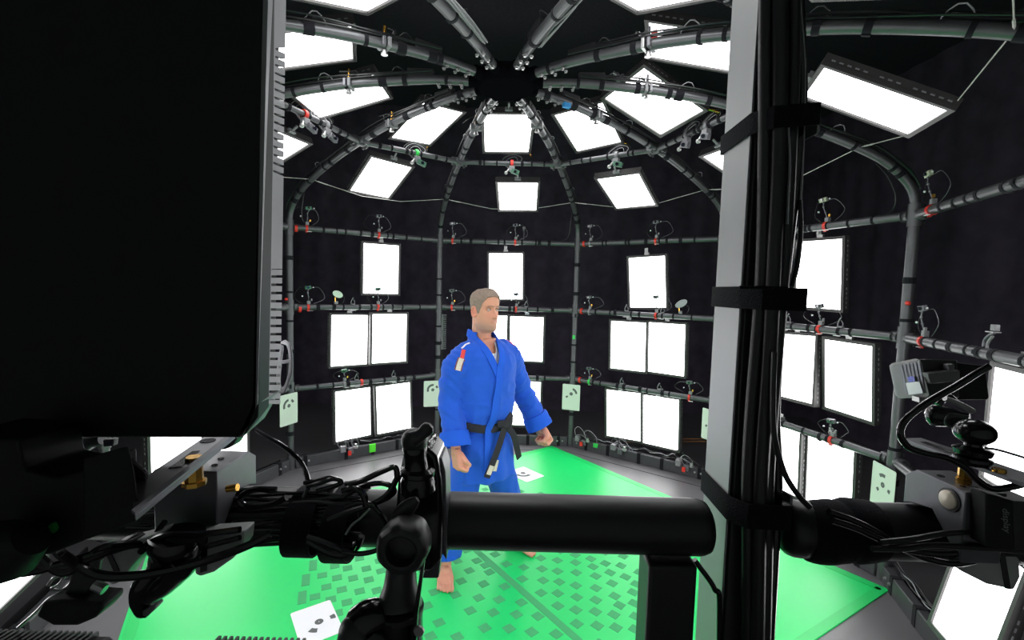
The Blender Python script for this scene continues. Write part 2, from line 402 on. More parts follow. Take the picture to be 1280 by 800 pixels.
def light_panel(m, r, t, z, e, y=0, q=0, kind='wall', label=''):
    er, et, ez = ER(m), ET(m), Vector((0, 0, 1))
    u = cos(e)*ez-sin(e)*er; n = -cos(e)*er-sin(e)*ez
    t2 = cos(y)*et+sin(y)*n; t3 = cos(q)*t2+sin(q)*u; u3 = -sin(q)*t2+cos(q)*u; n3 = t3.cross(u3)
    if n3.dot(n) < 0: t3 = -t3; n3 = t3.cross(u3)
    mw = Matrix((t3, u3, n3)).transposed().to_4x4(); mw.translation = PT(m, r, z, t)
    o = thing('light_panel', label, 'light panel', mw, 'lit white panels around the dome')
    for nm, me in PM[kind].items():
        c = child(o, nm, me)
        if nm in ('vent_light_leaks', 'cooling_fins'): c['kind'] = 'stuff'
    return o
WALL = {  # bay: list of (row, r, t, z, e, y, q, label)
 1.5: [(2.497, .132, 1.988, .017, .005, .001, 'lit white panel alone in the top wall row, left of the man'),
       (2.502, -.199, 1.231, -.021, -.092, -.019, 'left one of the two lit panels in the middle row left of the man'),
       (2.446, .213, 1.24, -.002, -.01, -.009, 'right one of the two lit panels in the middle row left of the man'),
       (2.5, -.158, .44, -.034, -.133, .007, 'left one of the two lit panels in the bottom row left of the man'),
       (2.461, .275, .459, -.016, .019, .036, 'right one of the two lit panels in the bottom row left of the man')],
 2.5: [(2.486, -.026, 1.956, -.02, .003, .027, "lit white panel directly above the man's head in the top wall row"),
       (2.49, -.19, 1.235, .02, -.06, 0, "lit panel mostly hidden behind the man's head and shoulder"),
       (2.491, .236, 1.232, .079, .13, .014, "lit panel of the middle row just right of the man's face"),
       (2.48, -.19, .47, 0, 0, 0, "lit panel of the bottom row fully behind the man's jacket"),
       (2.48, .225, .47, 0, .05, 0, "lit panel of the bottom row showing beside the man's left sleeve")],
 3.5: [(2.45, .032, 1.922, .092, .003, .044, 'slightly tilted lit panel alone in the top wall row, left of the silver pillar'),
       (2.469, -.155, 1.232, .044, -.063, .006, 'left one of the middle pair of lit panels between man and silver pillar'),
       (2.483, .255, 1.242, .054, .09, .012, 'right one of the middle pair of lit panels between man and silver pillar'),
       (2.481, -.176, .466, .029, -.05, .035, 'left one of the bottom pair of lit panels between man and silver pillar'),
       (2.512, .227, .46, -.004, .103, .034, 'right one of the bottom pair of lit panels between man and silver pillar')],
 4.5: [(2.564, .049, 1.996, .095, .012, -.021, 'lit panel alone in the top wall row, just right of the silver pillar'),
       (2.537, -.076, 1.245, -.02, .11, .044, "middle-row lit panel touching the silver pillar's cables at right"),
       (2.518, .377, 1.24, .101, .125, .002, 'middle-row lit panel between the pillar cables and the grey post at right'),
       (2.458, -.085, .50, -.005, .095, .043, "bottom-row lit panel partly behind the pillar's hanging cable"),
       (2.458, .34, .51, -.005, .095, .043, 'bottom-row lit panel above the wrapped tube, left of the pale marker card')],
 5.5: [(2.60, .40, 2.00, 0, .1, 0, 'lit panel just beyond the right edge in the top wall row'),
       (2.45, .185, 1.26, 0, .05, 0, 'large lit panel behind the black ball head at the right edge'),
       (2.5, .66, 1.26, 0, .2, 0, 'lit panel beyond the right edge in the middle row'),
       (2.38, .17, .49, -.22, .0, .04, 'tilted lit panel at the lower right below the drooping cables'),
       (2.38, .66, .49, -.2, .1, .04, 'sliver of lit panel in the bottom right corner')],
 0.5: [(2.47, .0, 1.98, 0, 0, 0, 'lit top-row panel hidden behind the big black panel'),
       (2.47, -.25, 1.24, 0, 0, 0, 'left lit middle-row panel hidden behind the big black panel'),
       (2.47, .17, 1.24, 0, 0, 0, 'right lit middle-row panel hidden behind the big black panel'),
       (2.46, -.285, .47, 0, 0, 0, "lit panel showing under the big black panel, left of the bracket's end"),
       (2.46, .135, .47, 0, 0, 0, "narrow lit strip of panel under the big black panel, right of the bracket's end")],
 9.5: [(2.47, .0, 1.98, 0, 0, 0, 'lit top-row panel of the left bay hidden behind the big black panel'),
       (2.45, .03, .52, 0, 0, .05, 'lit panel at the left edge seen below the tangle of black cables')],
}
for m in (6.5, 8.5):
    WALL[m] = [(2.47, t, z, 0, 0, 0, 'lit panel of the camera-side bays, out of the picture') for t, z in ((.05, 1.98), (-.2, 1.24), (.22, 1.24), (-.2, .47), (.22, .47))]
WALL[7.5] = [(2.47, t, .47, 0, 0, 0, 'lit panel of the camera-side bays, out of the picture') for t in (-.22, .22)]
for m, L in WALL.items():
    for p in L: light_panel(m, *p[:6], 'wall', p[6])
LOW = {1.5: (1.92, -.09, 2.81, 1.13, .01, -.09, 'slanting lit ceiling panel with the green tag at its top, upper left'),
       2.5: (1.89, .09, 2.75, 1.21, -.01, .02, "small-looking lit ceiling panel hanging in line above the man's head"),
       3.5: (1.83, .03, 2.74, 1.20, -.03, -.03, 'slanting lit ceiling panel hung left of the silver pillar above its top wall panel'),
       5.5: (1.87, .02, 2.77, 1.11, .04, .0, 'wide lit ceiling panel at upper right, right of the silver pillar'),
       0.5: (1.88, -.02, 2.77, 1.17, 0, 0, 'lit ceiling panel whose corner pokes out beside the slotted silver casing'),
       4.5: (1.885, -.03, 2.765, 1.17, 0, 0, "lit ceiling panel whose corner shows under the pillar's top strap"),
       6.5: (1.88, 0, 2.77, 1.17, 0, 0, 'lit lower ceiling panel high over the right doorway post, out of the picture'),
       7.5: (1.88, 0, 2.77, 1.17, 0, 0, 'lit lower ceiling panel straight over the camera, out of the picture'),
       8.5: (1.88, 0, 2.77, 1.17, 0, 0, 'lit lower ceiling panel high over the big black panel, out of the picture'),
       9.5: (1.88, 0, 2.77, 1.17, 0, 0, 'lit lower ceiling panel of the left bay hidden behind the big black panel')}
HIGH = {2.5: (1.07, -.01, 3.11, 1.29, -.04, -.04, 'almost square lit ceiling panel just below the black hub'),
        1.5: (1.25, .06, 3.16, 1.28, -.12, -.12, 'slanting lit ceiling panel just left of the one below the hub'),
        3.5: (1.15, -.03, 3.13, 1.30, -.13, -.12, 'slanting lit ceiling panel just right of the one below the hub'),
        4.5: (1.02, .03, 3.08, 1.27, -.18, -.11, 'large diamond-like lit ceiling panel under the level rib right of hub'),
        0.5: (1.15, -.03, 3.09, 1.29, -.10, -.30, 'lit ceiling panel tucked under the level rib at upper left'),
        9.5: (1.14, 0.02, 3.08, 1.28, 0, .0, 'lit ceiling panel cut by the big black panel at upper left'),
        5.5: (1.09, 0, 3.13, 1.28, 0, .0, 'lit ceiling panel crossed by the green-tinted rib at top, left of the pillar'),
        6.5: (1.1, .01, 3.10, 1.28, 0, 0, 'lit ceiling panel whose corner dips into the picture at top, right of hub'),
        8.5: (1.09, .03, 3.085, 1.28, 0, 0, 'lit ceiling panel whose corner dips into the picture at top, left of hub'),
        7.5: (1.1, 0, 3.1, 1.28, 0, 0, 'lit upper ceiling panel straight above the camera, out of the picture')}
for m, p in LOW.items(): light_panel(m, *p[:6], 'low', p[6])
for m, p in HIGH.items(): light_panel(m, *p[:6], 'roof', p[6])
# ---------------- green mat ----------------
MA, MBq, MC, MD = Vector((.505, 5.289, 0)), Vector((2.415, 2.795, 0)), Vector((-2.47, 3.12, 0)), Vector((-1.07, .746, 0))
mt = thing('green_mat', 'bright green floor mat with darker square patches under the barefoot man', 'mat', ((MA+MBq+MC+MD)/4))
MB().prism([MA, MC, MD, MBq], (0, 0, .006)).obj('mat_sheet', M['green'], mt)
def strip(a, b, w, z, h, name, m, parent):
    d = (b-a).normalized(); n = Vector((-d.y, d.x, 0))*w/2
    return MB().prism([a-n+Vector((0, 0, z)), b-n+Vector((0, 0, z)), b+n+Vector((0, 0, z)), a+n+Vector((0, 0, z))], (0, 0, h)).obj(name, m, parent)
cen = (MA+MBq+MC+MD)/4
for a, b in ((MA, MC), (MC, MD), (MD, MBq), (MBq, MA)):
    ia = a+(cen-a).normalized()*.05; ib = b+(cen-b).normalized()*.05
    strip(ia, ib, .055, .006, .0016, 'hem', M['green_edge'], mt)
strip(Vector((-.62, 3.66, 0)), Vector((.60, 2.02, 0)), .045, .006, .0008, 'tape_line', M['patch'], mt)
PATCH = [(-0.13, 3.13), (-0.07, 3.06), (-0.19, 2.98), (-0.13, 2.93), (-0.1, 2.86), (-0.23, 2.87), (-0.13, 2.74), (-0.15, 2.61), (-0.19, 2.5), (-0.1, 2.37), (-0.03, 2.6), (-0.06, 2.49), (0.03, 2.37), (0.1, 2.58), (0.07, 2.48), (0.15, 2.35), (0.01, 2.95), (0.0, 2.72), (0.12, 2.92), (0.11, 2.8), (0.24, 3.03), (0.24, 2.91), (0.24, 2.79), (0.22, 2.67), (0.35, 3.01), (0.34, 2.89), (0.34, 2.78), (0.32, 2.67), (0.31, 2.56), (0.19, 2.47), (0.28, 2.34), (0.38, 3.12), (0.48, 3.08), (0.47, 2.99), (0.46, 2.88), (0.44, 2.75), (0.43, 2.64), (0.41, 2.53), (0.4, 2.42), (0.25, 3.15), (0.69, 3.12), (0.81, 3.08), (0.58, 3.04), (0.67, 2.99), (0.77, 2.97), (0.87, 2.9), (0.58, 2.95), (0.68, 2.89), (0.77, 2.85), (0.82, 2.78), (0.58, 2.85), (0.67, 2.78), (0.78, 2.7), (0.56, 2.73), (0.66, 2.66), (0.76, 2.6), (0.54, 2.62), (0.67, 2.58), (0.62, 2.5), (0.74, 2.49), (0.52, 2.52), (0.51, 2.41), (0.61, 2.4), (0.71, 2.39), (0.96, 3.07), (0.89, 2.81), (-1.17, 2.97), (-1.07, 2.98), (-0.97, 2.97), (-1.1, 2.88), (-1.01, 2.86), (-1.14, 2.78), (-1.04, 2.76), (-0.94, 2.76), (-1.07, 2.67), (-0.97, 2.65), (-0.86, 2.64), (-1.1, 2.58), (-1.0, 2.56), (-0.9, 2.54), (-0.92, 2.45), (-1.22, 2.73), (-1.17, 2.57), (-1.24, 2.88), (-0.93, 3.08), (-0.89, 2.86), (-0.84, 2.75), (-0.76, 2.65), (-0.79, 2.55), (-0.83, 2.95), (-0.79, 2.84), (-0.42, 2.65), (-0.44, 2.53), (-0.35, 2.4), (-0.38, 2.3), (-0.32, 2.97), (-0.27, 2.76), (-0.29, 2.63), (-0.27, 3.1)]
for (x, y) in ((-.55, 2.3), (-.65, 2.42), (-.55, 2.6), (-.62, 2.75), (-.52, 2.85), (-.7, 2.95), (-.75, 2.4), (-.48, 3.0), (-.6, 3.1), (.05, 2.22), (.2, 2.22), (.35, 2.25), (.5, 2.28), (.62, 2.27), (.74, 2.25), (-.1, 2.24), (-.24, 2.3),
               (.30, 4.02), (.12, 4.06), (-.05, 4.0), (-.2, 4.08), (-.28, 3.9), (.25, 3.88), (.42, 3.94), (-.5, 3.3), (-.35, 3.45), (.1, 3.3), (.3, 3.35), (.5, 3.25), (.7, 3.28), (.55, 3.5), (.35, 3.6), (.15, 3.55), (-.7, 3.25), (-.85, 3.3)): PATCH.append((x, y))
pm = MB().box((0, 0, .0004), (.056, .056, .0008)).mesh('patch', M['patch'], smooth=False)
pl = MB().box((0, 0, .0004), (.046, .12, .0008)).mesh('patch', M['patch'], smooth=False)
for i, (x, y) in enumerate(PATCH):
    a = radians(47+14*(x-.6)) if i < 150 else 0
    l = Matrix.Rotation(a, 4, 'Z'); l.translation = Vector((x, y, .0062))-mt.matrix_world.translation
    child(mt, 'patch', pl if x < -1.15 else pm, l)

# ---------------- marker cards ----------------
def card(mw, w, h, marks, base, label, cat='marker card', group='printed marker cards'):
    t = thing('marker_card', label, cat, mw, group)
    MB().prism([(-w/2+.008, -h/2, 0), (w/2-.008, -h/2, 0), (w/2, -h/2+.008, 0), (w/2, h/2-.008, 0), (w/2-.008, h/2, 0), (-w/2+.008, h/2, 0), (-w/2, h/2-.008, 0), (-w/2, -h/2+.008, 0)], (0, 0, .003)).obj('card', base, t, world=False)
    cx, cy, rr, L = marks
    def arc(a0, a1, r0, r1):
        n = max(2, int(abs(a1-a0)/12)+1); A = [radians(a0+(a1-a0)*i/n) for i in range(n+1)]
        MB().prism([(cx+r1*cos(a), cy+r1*sin(a), .003) for a in A]+[(cx+r0*cos(a), cy+r0*sin(a), .003) for a in reversed(A)], (0, 0, .0006)).obj('printed_mark', M['ink'], t, world=False, smooth=False)
    MB().lathe((cx, cy, .003), (0, 0, 1), [(0, rr), (.0006, rr)], 18).obj('printed_mark', M['ink'], t, world=False)
    MB().lathe((cx, cy, .0036), (0, 0, 1), [(0, rr*.12), (.0004, rr*.12)], 8).obj('printed_dot', base, t, world=False)
    for a in L: arc(*a)
    return t
def wallcard(k, t, r, z, yaw, marks, label, w=.205, h=.30):
    er, et = ER(k), ET(k); n = -er*cos(yaw)+et*sin(yaw); x = Vector((0, 0, 1)).cross(n)
    if x.dot(et) < 0: pass
    mw = Matrix((x, Vector((0, 0, 1)), n)).transposed().to_4x4(); mw.translation = PT(k, r, z, t)
    return card(mw, w, h, marks, M['card'], label)
wallcard(1, -.045, 2.49, .61, .25, (.0, .035, .018, [(95, 200, .045, .068), (25, 60, .045, .068)]), 'pale marker card with a broken ring print on the leftmost post')
wallcard(2, -.062, 2.49, .585, .0, (.0, .045, .018, [(80, 200, .045, .068), (20, 50, .045, .068)]), "pale marker card half hidden behind the man's right sleeve")
wallcard(3, -.002, 2.49, .585, 0, (0, .04, .02, [(5, 75, .048, .072), (208, 226, .046, .075)]), 'pale marker card on the post right of the man')
wallcard(4, -.02, 2.49, .56, -.2, (.0, .02, .02, [(60, 110, .048, .072), (208, 226, .046, .072)]), 'pale marker card cut by the left side of the silver pillar')
wallcard(5, .0, 2.49, .60, -.1, (.0, .03, .018, [(75, 125, .05, .072), (215, 235, .05, .072), (-30, -8, .05, .072)]), 'pale marker card at right standing behind the thick black tube', .215, .31)
def floorcard(c, a, label, marks=(0, .02, .028, [(-10, 15, .06, .095), (195, 225, .05, .09)]), w=.21, h=.29):
    mw = Matrix.Rotation(a, 4, 'Z'); mw.translation = Vector((c[0], c[1], .0064)); card(mw, w, h, marks, M['wcard'], label)
floorcard((-1.005, 2.375), radians(35), 'white marker card lying on the green mat, at the bottom beside the clamp', (.012, -.005, .022, [(-12, 14, .058, .085), (215, 250, .05, .08)]))
floorcard((-1.50, 3.19), radians(32), 'white marker card on the green mat peeping out below the cable bundle', (-.0, -.06, .018, [(0, 20, .04, .07)]))
floorcard((.17, 4.44), radians(-48), "white marker card on the green mat behind the man's legs", (-.03, 0, .025, [(-100, 20, .055, .085)]), .3, .24)

# ---------------- the man ----------------
PA = radians(38.9); PMW = Matrix.Translation((-.160, 2.935, .0065)) @ Matrix.Rotation(PA, 4, 'Z')
man = thing('person', 'barefoot man in blue judo jacket and trousers with a black belt, fists lowered, looking right', 'person', PMW)
def evald(mb, vox, sm=2, name='tmp'):
    me = mb.mesh(name, [], None); o = bpy.data.objects.new(name, me); COL.objects.link(o)
    r = o.modifiers.new('r', 'REMESH'); r.mode = 'VOXEL'; r.voxel_size = vox; r.use_smooth_shade = True
    if sm: s = o.modifiers.new('s', 'SMOOTH'); s.factor = .5; s.iterations = sm
    dg = bpy.context.evaluated_depsgraph_get(); dg.update()
    out = bpy.data.meshes.new_from_object(o.evaluated_get(dg)); bpy.data.objects.remove(o); return out
def ell(c, rx, ry, n=28, p=2.0, tx=0, ty=0):
    c = Vector(c); out = []
    for k in range(n):
        a = 2*pi*k/n; x, y = cos(a), sin(a)
        out.append(c+Vector((abs(x)**(2/p)*math.copysign(rx, x), abs(y)**(2/p)*math.copysign(ry, y), abs(x)**(2/p)*math.copysign(tx, x)+abs(y)**(2/p)*math.copysign(ty, y))))
    return out
def chain(mb, pts, seg=12):                        # tapered limb: (point, radius)
    P = [Vector(p) for p, _ in pts]; R_ = [r for _, r in pts]
    Q = []; RR = []
    for i in range(len(P)-1):
        for j in range(5): Q.append(P[i].lerp(P[i+1], j/5)); RR.append((R_[i] if not isinstance(R_[i], tuple) else R_[i]) if isinstance(R_[i], tuple) else R_[i]+(R_[i+1]-R_[i])*j/5)
    Q.append(P[-1]); RR.append(R_[-1])
    mb.tube(Q, RR, seg)
    mb.ball(P[0], R_[0] if not isinstance(R_[0], tuple) else min(R_[0]), 12, 8); mb.ball(P[-1], R_[-1] if not isinstance(R_[-1], tuple) else min(R_[-1]), 12, 8)
HY = radians(4); HZ = 1.550; HC = Vector((-.035, -.030, HZ))       # head yaw, chin height, head axis
HR = Matrix.Rotation(HY, 3, 'Z')
def HP(x, y, z): return HR @ Vector((x, y, 0)) + HC + Vector((0, 0, z))
HT = [(-.012, .045, .03, .028), (0, .078, .04, .036), (.012, .090, .045, .046), (.03, .092, .052, .054), (.045, .087, .058, .058), (.065, .091, .066, .062), (.09, .088, .080, .067), (.115, .084, .092, .071), (.14, .083, .099, .074), (.165, .090, .103, .076), (.19, .089, .103, .076), (.212, .080, .098, .072), (.230, .062, .082, .061), (.243, .036, .055, .042), (.250, .008, .02, .015)]
def g(x, s): return math.exp(-(x/s)**2)
def headpt(a, z):                                   # a = 0 faces forward
    for i in range(len(HT)-1):
        if HT[i][0] <= z <= HT[i+1][0]: break
    z0, f0, b0, w0 = HT[i]; z1, f1, b1, w1 = HT[i+1]; t = (z-z0)/(z1-z0)
    f, b, w_ = f0+(f1-f0)*t, b0+(b1-b0)*t, w0+(w1-w0)*t
    s, c = sin(a), cos(a); x = math.copysign(abs(s)**.88, s)*w_; y = -math.copysign(abs(c)**.92, c)*(f if c > 0 else b)
    if c > 0:
        d = 0
        d += .027*g(x, .0085+.006*g(z-.092, .012))*max(0, min(1, (.150-z)/.05))*(1 if z > .086 else g(z-.086, .006))   # nose
        d += .007*g(abs(x)-.011, .006)*g(z-.093, .008)
        d += -.010*(g(x-.031, .015)+g(x+.031, .015))*g(z-.136, .011)          # eye sockets
        d += .006*g(z-.156, .008)*g(abs(x)-.026, .022)                        # brow
        d += .0055*g(z-.0665, .004)*g(x, .019)+.006*g(z-.0565, .0045)*g(x, .016)-.003*g(z-.0615, .0018)*g(x, .022)
        d += .006*g(z-.018, .014)*g(x, .018) + .004*(g(x-.042, .016)+g(x+.042, .016))*g(z-.108, .016)
        y -= d
    return x, y
def fist(mb, wr, D, I, Fw, s):
    # wr wrist, D along forearm, I towards the palm side, Fw thumb side
    wr = Vector(wr); D, I, Fw = [Vector(q).normalized() for q in (D, I, Fw)]
    for i in range(4):
        o = Fw*(.030-.0205*i)
        kn = wr+D*(.088-.004*abs(i-1))*s+o*s
        mb.tube([wr+Fw*(.018-.012*i)*s, wr+D*.03*s+o*s*.85, kn], [(.017*s), (.016*s), (.0135*s)], 10); mb.ball(kn, .0135*s)
        p1 = kn+(I*.034+D*.014)*s; p2 = p1+(-D*.024+I*.006)*s; p3 = p2+(-I*.020-D*.006)*s
        chain(mb, [(kn, .0115*s), (p1, .0105*s), (p2, .0098*s), (p3, .009*s)], 10)
    a = wr+D*.025*s+Fw*.026*s+I*.010*s; b = wr+D*.055*s+Fw*.044*s+I*.026*s; c = wr+D*.074*s+Fw*.030*s+I*.050*s; d = wr+D*.070*s+Fw*.006*s+I*.056*s
    chain(mb, [(a, .017*s), (b, .0135*s), (c, .0115*s), (d, .0105*s)], 10)
def foot(mb, ank, yaw, side):                       # side: +1 left foot
    R_ = Matrix.Rotation(yaw, 3, 'Z'); A = Vector(ank); gnd = lambda x, y, z: Vector((A.x, A.y, 0))+R_ @ Vector((x*side, y, z))
    chain(mb, [(A+Vector((0, 0, .30)), .052), (A+Vector((0, 0, .20)), .043), (A+Vector((0, 0, .10)), .036), (gnd(0, .0, .07), .038)], 16)
    chain(mb, [(gnd(0, .045, .034), .033), (gnd(0, .0, .045), .036), (gnd(-.004, -.05, .045), .034)], 14)
    for i, (x0, x1, L, r) in enumerate(((-.020, -.032, .168, .0150), (-.006, -.008, .172, .0098), (.005, .0105, .164, .0092), (.015, .028, .153, .0088), (.023, .044, .138, .0088))):
        p0 = gnd(x0*.6, -.03, .045); p1 = gnd(x1*.85, -.10, .030-.002*i); p2 = gnd(x1, -L+.028, .017); p3 = gnd(x1*1.05, -L, .0145); p4 = gnd(x1*1.06, -L-.018, r*.92)
        chain(mb, [(p0, .026), (p1, .020 if i else .023), (p2, r), (p3, r*1.05), (p4, r*.9)], 10)
    mb.tube([gnd(.012, .05, .018), gnd(.026, -.02, .018), gnd(.034, -.08, .016)], [.02, .02, .018], 10)
body = MB()
body.loft([ell((0, .0, .80), .13, .095), ell((0, .0, .88), .155, .11), ell((0, 0, 1.0), .145, .10), ell((0, 0, 1.15), .155, .105), ell((0, 0, 1.30), .165, .110), ell((0, 0, 1.39), .140, .092), ell((-.01, .01, 1.45), .095, .07), ell((.0, .0, 1.50), .07, .065)])
chain(body, [((-.012, .03, 1.42), .068), ((-.022, .022, 1.50), .062), ((-.030, .010, 1.57), .060), ((-.034, .004, 1.63), .060)], 18)
WR = {1: Vector((.405, -.085, .885)), -1: Vector((-.265, -.085, .86))}
EL = {1: Vector((.320, .02, 1.13)), -1: Vector((-.238, .03, 1.13))}
for s in (1, -1):
    D = (WR[s]-EL[s]).normalized()
    chain(body, [((s*.135, 0, 1.375), .048), ((s*.215, .01, 1.30), .048), (EL[s], .042), (EL[s].lerp(WR[s], .5), .038), (WR[s], .029), (WR[s]+D*.02, .028)], 14)
    fist(body, WR[s]+D*.005, D, (-s*.85, -.1, -.12), (0.15*s, -1, .25), 1.22)
FT = {1: (.315, .055, .0), -1: (-.235, .055, 0)}
for s in (1, -1):
    A = Vector((FT[s][0], FT[s][1], 0))
    chain(body, [((s*.09, .01, .86), .095), ((s*.155, .02, .52), .062), ((A.x*.93, A.y, .34), .055), (A+Vector((0, 0, .12)), .040)], 14)
    foot(body, (A.x, A.y, 0), radians(14 if s > 0 else -30), s)
rings = []
NS = 56
zs = [-.012+.262*i/70 for i in range(71)]
for z in zs: rings.append([HP(*headpt(2*pi*k/NS, min(z, .2499)), z) for k in range(NS)])
body.loft(rings)
for s in (1, -1):                                   # ears
    e = MB(); n = 14
    for k in range(n):
        a = 2*pi*k/n; body.ball(HP(s*(.074+.007*(1-cos(a))*.5*(1 if True else 0)), .018-.014*cos(a)*1.05+.004*sin(a), .118+.029*sin(a)), .0062 if sin(a) > -.6 else .008, 8, 6)
    body.ball(HP(s*.073, .016, .118), (.005, .011, .022), 10, 8)
bme = evald(body, .0036, 1, 'body')
SK = Vector((.60, .285, .18)); SL = Vector((.54, .20, .15)); SB = Vector((.33, .21, .155)); EAR = Vector((.60, .21, .14))
cols = []; HRi = HR.inverted()
for v in bme.vertices:
    p = v.co; c = SK.copy()
    if p.z > 1.50:
        q = HRi @ (p-HC); x, y, z = q.x, q.y, p.z-HZ
        st = .85*g(z-.02, .034)*(1 if y < .03 else .3)*(1 if z < .09 else 0)*(1-g(z-.061, .009)*g(x, .024))
        if y < .0 or z < .05: c = c.lerp(SB, min(.7, st+(.35*g(z-.074, .008)*g(x, .03) if y < -.06 else 0)))
        if y < -.07 and abs(x) < .024: c = c.lerp(SL, .9*max(g(z-.0665, .004), g(z-.0565, .004)))
        if y < -.06: c = c.lerp(EAR, .35*g(x, .02)*g(z-.095, .015)+.3*g(abs(x)-.04, .02)*g(z-.10, .02))
        if abs(x) > .072 and z > .08: c = c.lerp(EAR, .7)
    else:
        n = noise.noise(p*40); c = c.lerp(Vector((.60, .25, .17)), .25+.25*n)
        if p.z < .05 or abs(p.x) > .2 and p.z < .95: c = c.lerp(Vector((.60, .26, .18)), .4)
    cols += [c.x, c.y, c.z, 1]
ca = bme.color_attributes.new('tone', 'FLOAT_COLOR', 'POINT'); ca.data.foreach_set('color', cols)
bme.materials.clear(); bme.materials.append(M['skin']); bme.name = 'body'
child(man, 'body', bme)
for s in (1, -1):                                   # eyes, brows
    e = child(man, 'eyeball', MB().ball(HP(s*.031, -.0715, .136), .0112, 14, 10).mesh('eyeball', M['eye']))
    MB().ball(HP(s*.031+.002, -.0795, .136), .0050, 10, 8).obj('iris', M['iris'], e, world=False)
    lid = MB().tube([HP(s*(.031-.014), -.078, .1375), HP(s*.031, -.0855, .1425), HP(s*(.031+.015), -.076, .138)], [.0022, .0034, .0022], 8).obj('eyelid', M['skin'], man, world=False)
    ca = lid.data.color_attributes.new('tone', 'FLOAT_COLOR', 'POINT'); ca.data.foreach_set('color', [.42, .22, .15, 1]*len(lid.data.vertices))
    P = [HP(s*x, y, z) for x, y, z in ((.012, -.094, .152), (.022, -.0955, .1565), (.035, -.091, .158), (.047, -.081, .154))]
    MB().tube(crom(P, 4), [(.0018, .0036)]*13, 8).obj('eyebrow', M['hair'], man, world=False)
# hair: a cropped shell over the scalp, fuller on top, greying
hr = MB(); V = []; Fc = []; NA, NZ = 72, 34
def hairline(a):                                    # lowest z of hair for an azimuth (0 front)
    a = abs((a+pi) % (2*pi)-pi)
    if a < .55: return .213-.010*a
    if a < .95: return .2075-(a-.55)/.4*.030
    if a < 1.30: return .1775-(a-.95)/.35*.0675
    if a < 1.50: return .110
    if a < 1.9: return .150
    return .150-min(1, (a-1.9)/.5)*.095
for i in range(NZ+1):
    for k in range(NA):
        a = 2*pi*k/NA; lo = hairline(a); z = lo+(.2499-lo)*i/NZ; x, y = headpt(a, z); top = min(1, max(0, (z-.15)/.07))
        t = (.003+.008*top*(1.5 if abs((a+pi) % (2*pi)-pi) < .8 else .8))*min(1, .35+i/4)
        n = noise.noise(Vector((x*45, y*45, z*30)))*.0065*top+noise.noise(Vector((x*160, y*160, z*90)))*.0022
        r = hypot(x, y) or 1; up = min(1, max(0, (z-.20)/.045)); t += n
        V.append(HP(x*(1+t*(1-.6*up)/r), y*(1+t*(1-.6*up)/r), z+t*up*1.0))
for i in range(NZ):
    for k in range(NA):
        a, b = i*NA+k, i*NA+(k+1) % NA; Fc.append((a, b, b+NA, a+NA))
V.append(HP(0, -.0, .2499+.016)); c0 = len(V)-1
for k in range(NA): Fc.append((NZ*NA+k, NZ*NA+(k+1) % NA, c0))
o = hr.add(V, Fc).obj('hair', M['hair'], man, world=False)

# jacket
jk = MB()
jk.loft([ell((-.0, .0, .615), .215, .165, 40, 2.3), ell((0, .0, .70), .212, .158, 40, 2.2), ell((0, 0, .82), .200, .148, 40, 2.2), ell((0, 0, .90), .178, .136, 40), ell((0, 0, .935), .170, .130, 40),
         ell((0, 0, .97), .178, .138, 40), ell((0, -.004, 1.05), .198, .152, 40), ell((0, -.005, 1.2), .212, .158, 40), ell((0, 0, 1.32), .222, .152, 40), ell((0, .0, 1.40), .215, .132, 40), ell((0, .005, 1.455), .165, .106, 40), ell((-.012, .02, 1.49), .105, .09, 40), ell((-.022, .03, 1.54), .080, .082, 40)])
CU = {}
for s in (1, -1):
    D = (WR[s]-EL[s]).normalized(); cu = EL[s].lerp(WR[s], .95 if s > 0 else .89); CU[s] = (cu, D)
    P = [(Vector((s*.10, 0, 1.415)), .085), (Vector((s*.17, .0, 1.385)), .088), (Vector((s*.225, .012, 1.29)), .080), (EL[s], .073), (EL[s].lerp(WR[s], .5), .073), (cu, .076)]
    jk.tube(crom([p for p, _ in P], 4), [max(.07, P[min(i//4, 5)][1]) for i in range(21)], 24)
def jacket_folds(me):
    NR = [x.vector.copy() for x in me.vertex_normals]; out = []
    for v, n in zip(me.vertices, NR):
        p = v.co.copy()
        a = noise.noise(Vector((p.x*5+3, p.y*5, p.z*14)))*.008+abs(noise.noise(Vector((p.x*9+p.z*8, p.y*6, p.z*9-p.x*7+5))))*-.012+.003
        if abs(p.x) > .20 and p.z > .8:            # sleeve rings
            d = noise.noise(Vector((p.x*6, p.y*6, p.z*30-abs(p.x)*26)))*.011; a += d
        if p.z < .93: a += .006*sin(math.atan2(p.x, p.y)*9+2*noise.noise(p*4))*min(1, (.93-p.z)/.2)
        if .93 < p.z < 1.12 and abs(p.x) < .2: a += .007*noise.noise(Vector((p.x*26, p.y*26, p.z*7)))+.004
        out += list(p+n*a)
    me.vertices.foreach_set('co', out); me.update()
jme = evald(jk, .0085, 3, 'jacket'); jacket_folds(jme)
bm = bmesh.new(); bm.from_mesh(jme)
def vcut(p):
    if p.z > 1.505 and hypot(p.x+.020, p.y-.022) < .078: return True
    if p.y < .02 and 1.30 < p.z:
        w = (p.z-1.30)*.36; xc = -.012-(p.z-1.30)*.05
        return abs(p.x-xc) < w*.9 and p.y < -.02
    return p.z < .618 and False
dead = [f for f in bm.faces if vcut(f.calc_center_median()) or f.calc_center_median().z < .622 and f.normal.z < -.7]
bmesh.ops.delete(bm, geom=dead, context='FACES'); bm.to_mesh(jme); bm.free()
jme.materials.clear(); jme.materials.append(M['gi']); jme.polygons.foreach_set('use_smooth', [True]*len(jme.polygons)); jme.name = 'jacket'
jo = child(man, 'jacket', jme); sd = jo.modifiers.new('thick', 'SOLIDIFY'); sd.thickness = .006; sd.offset = -1
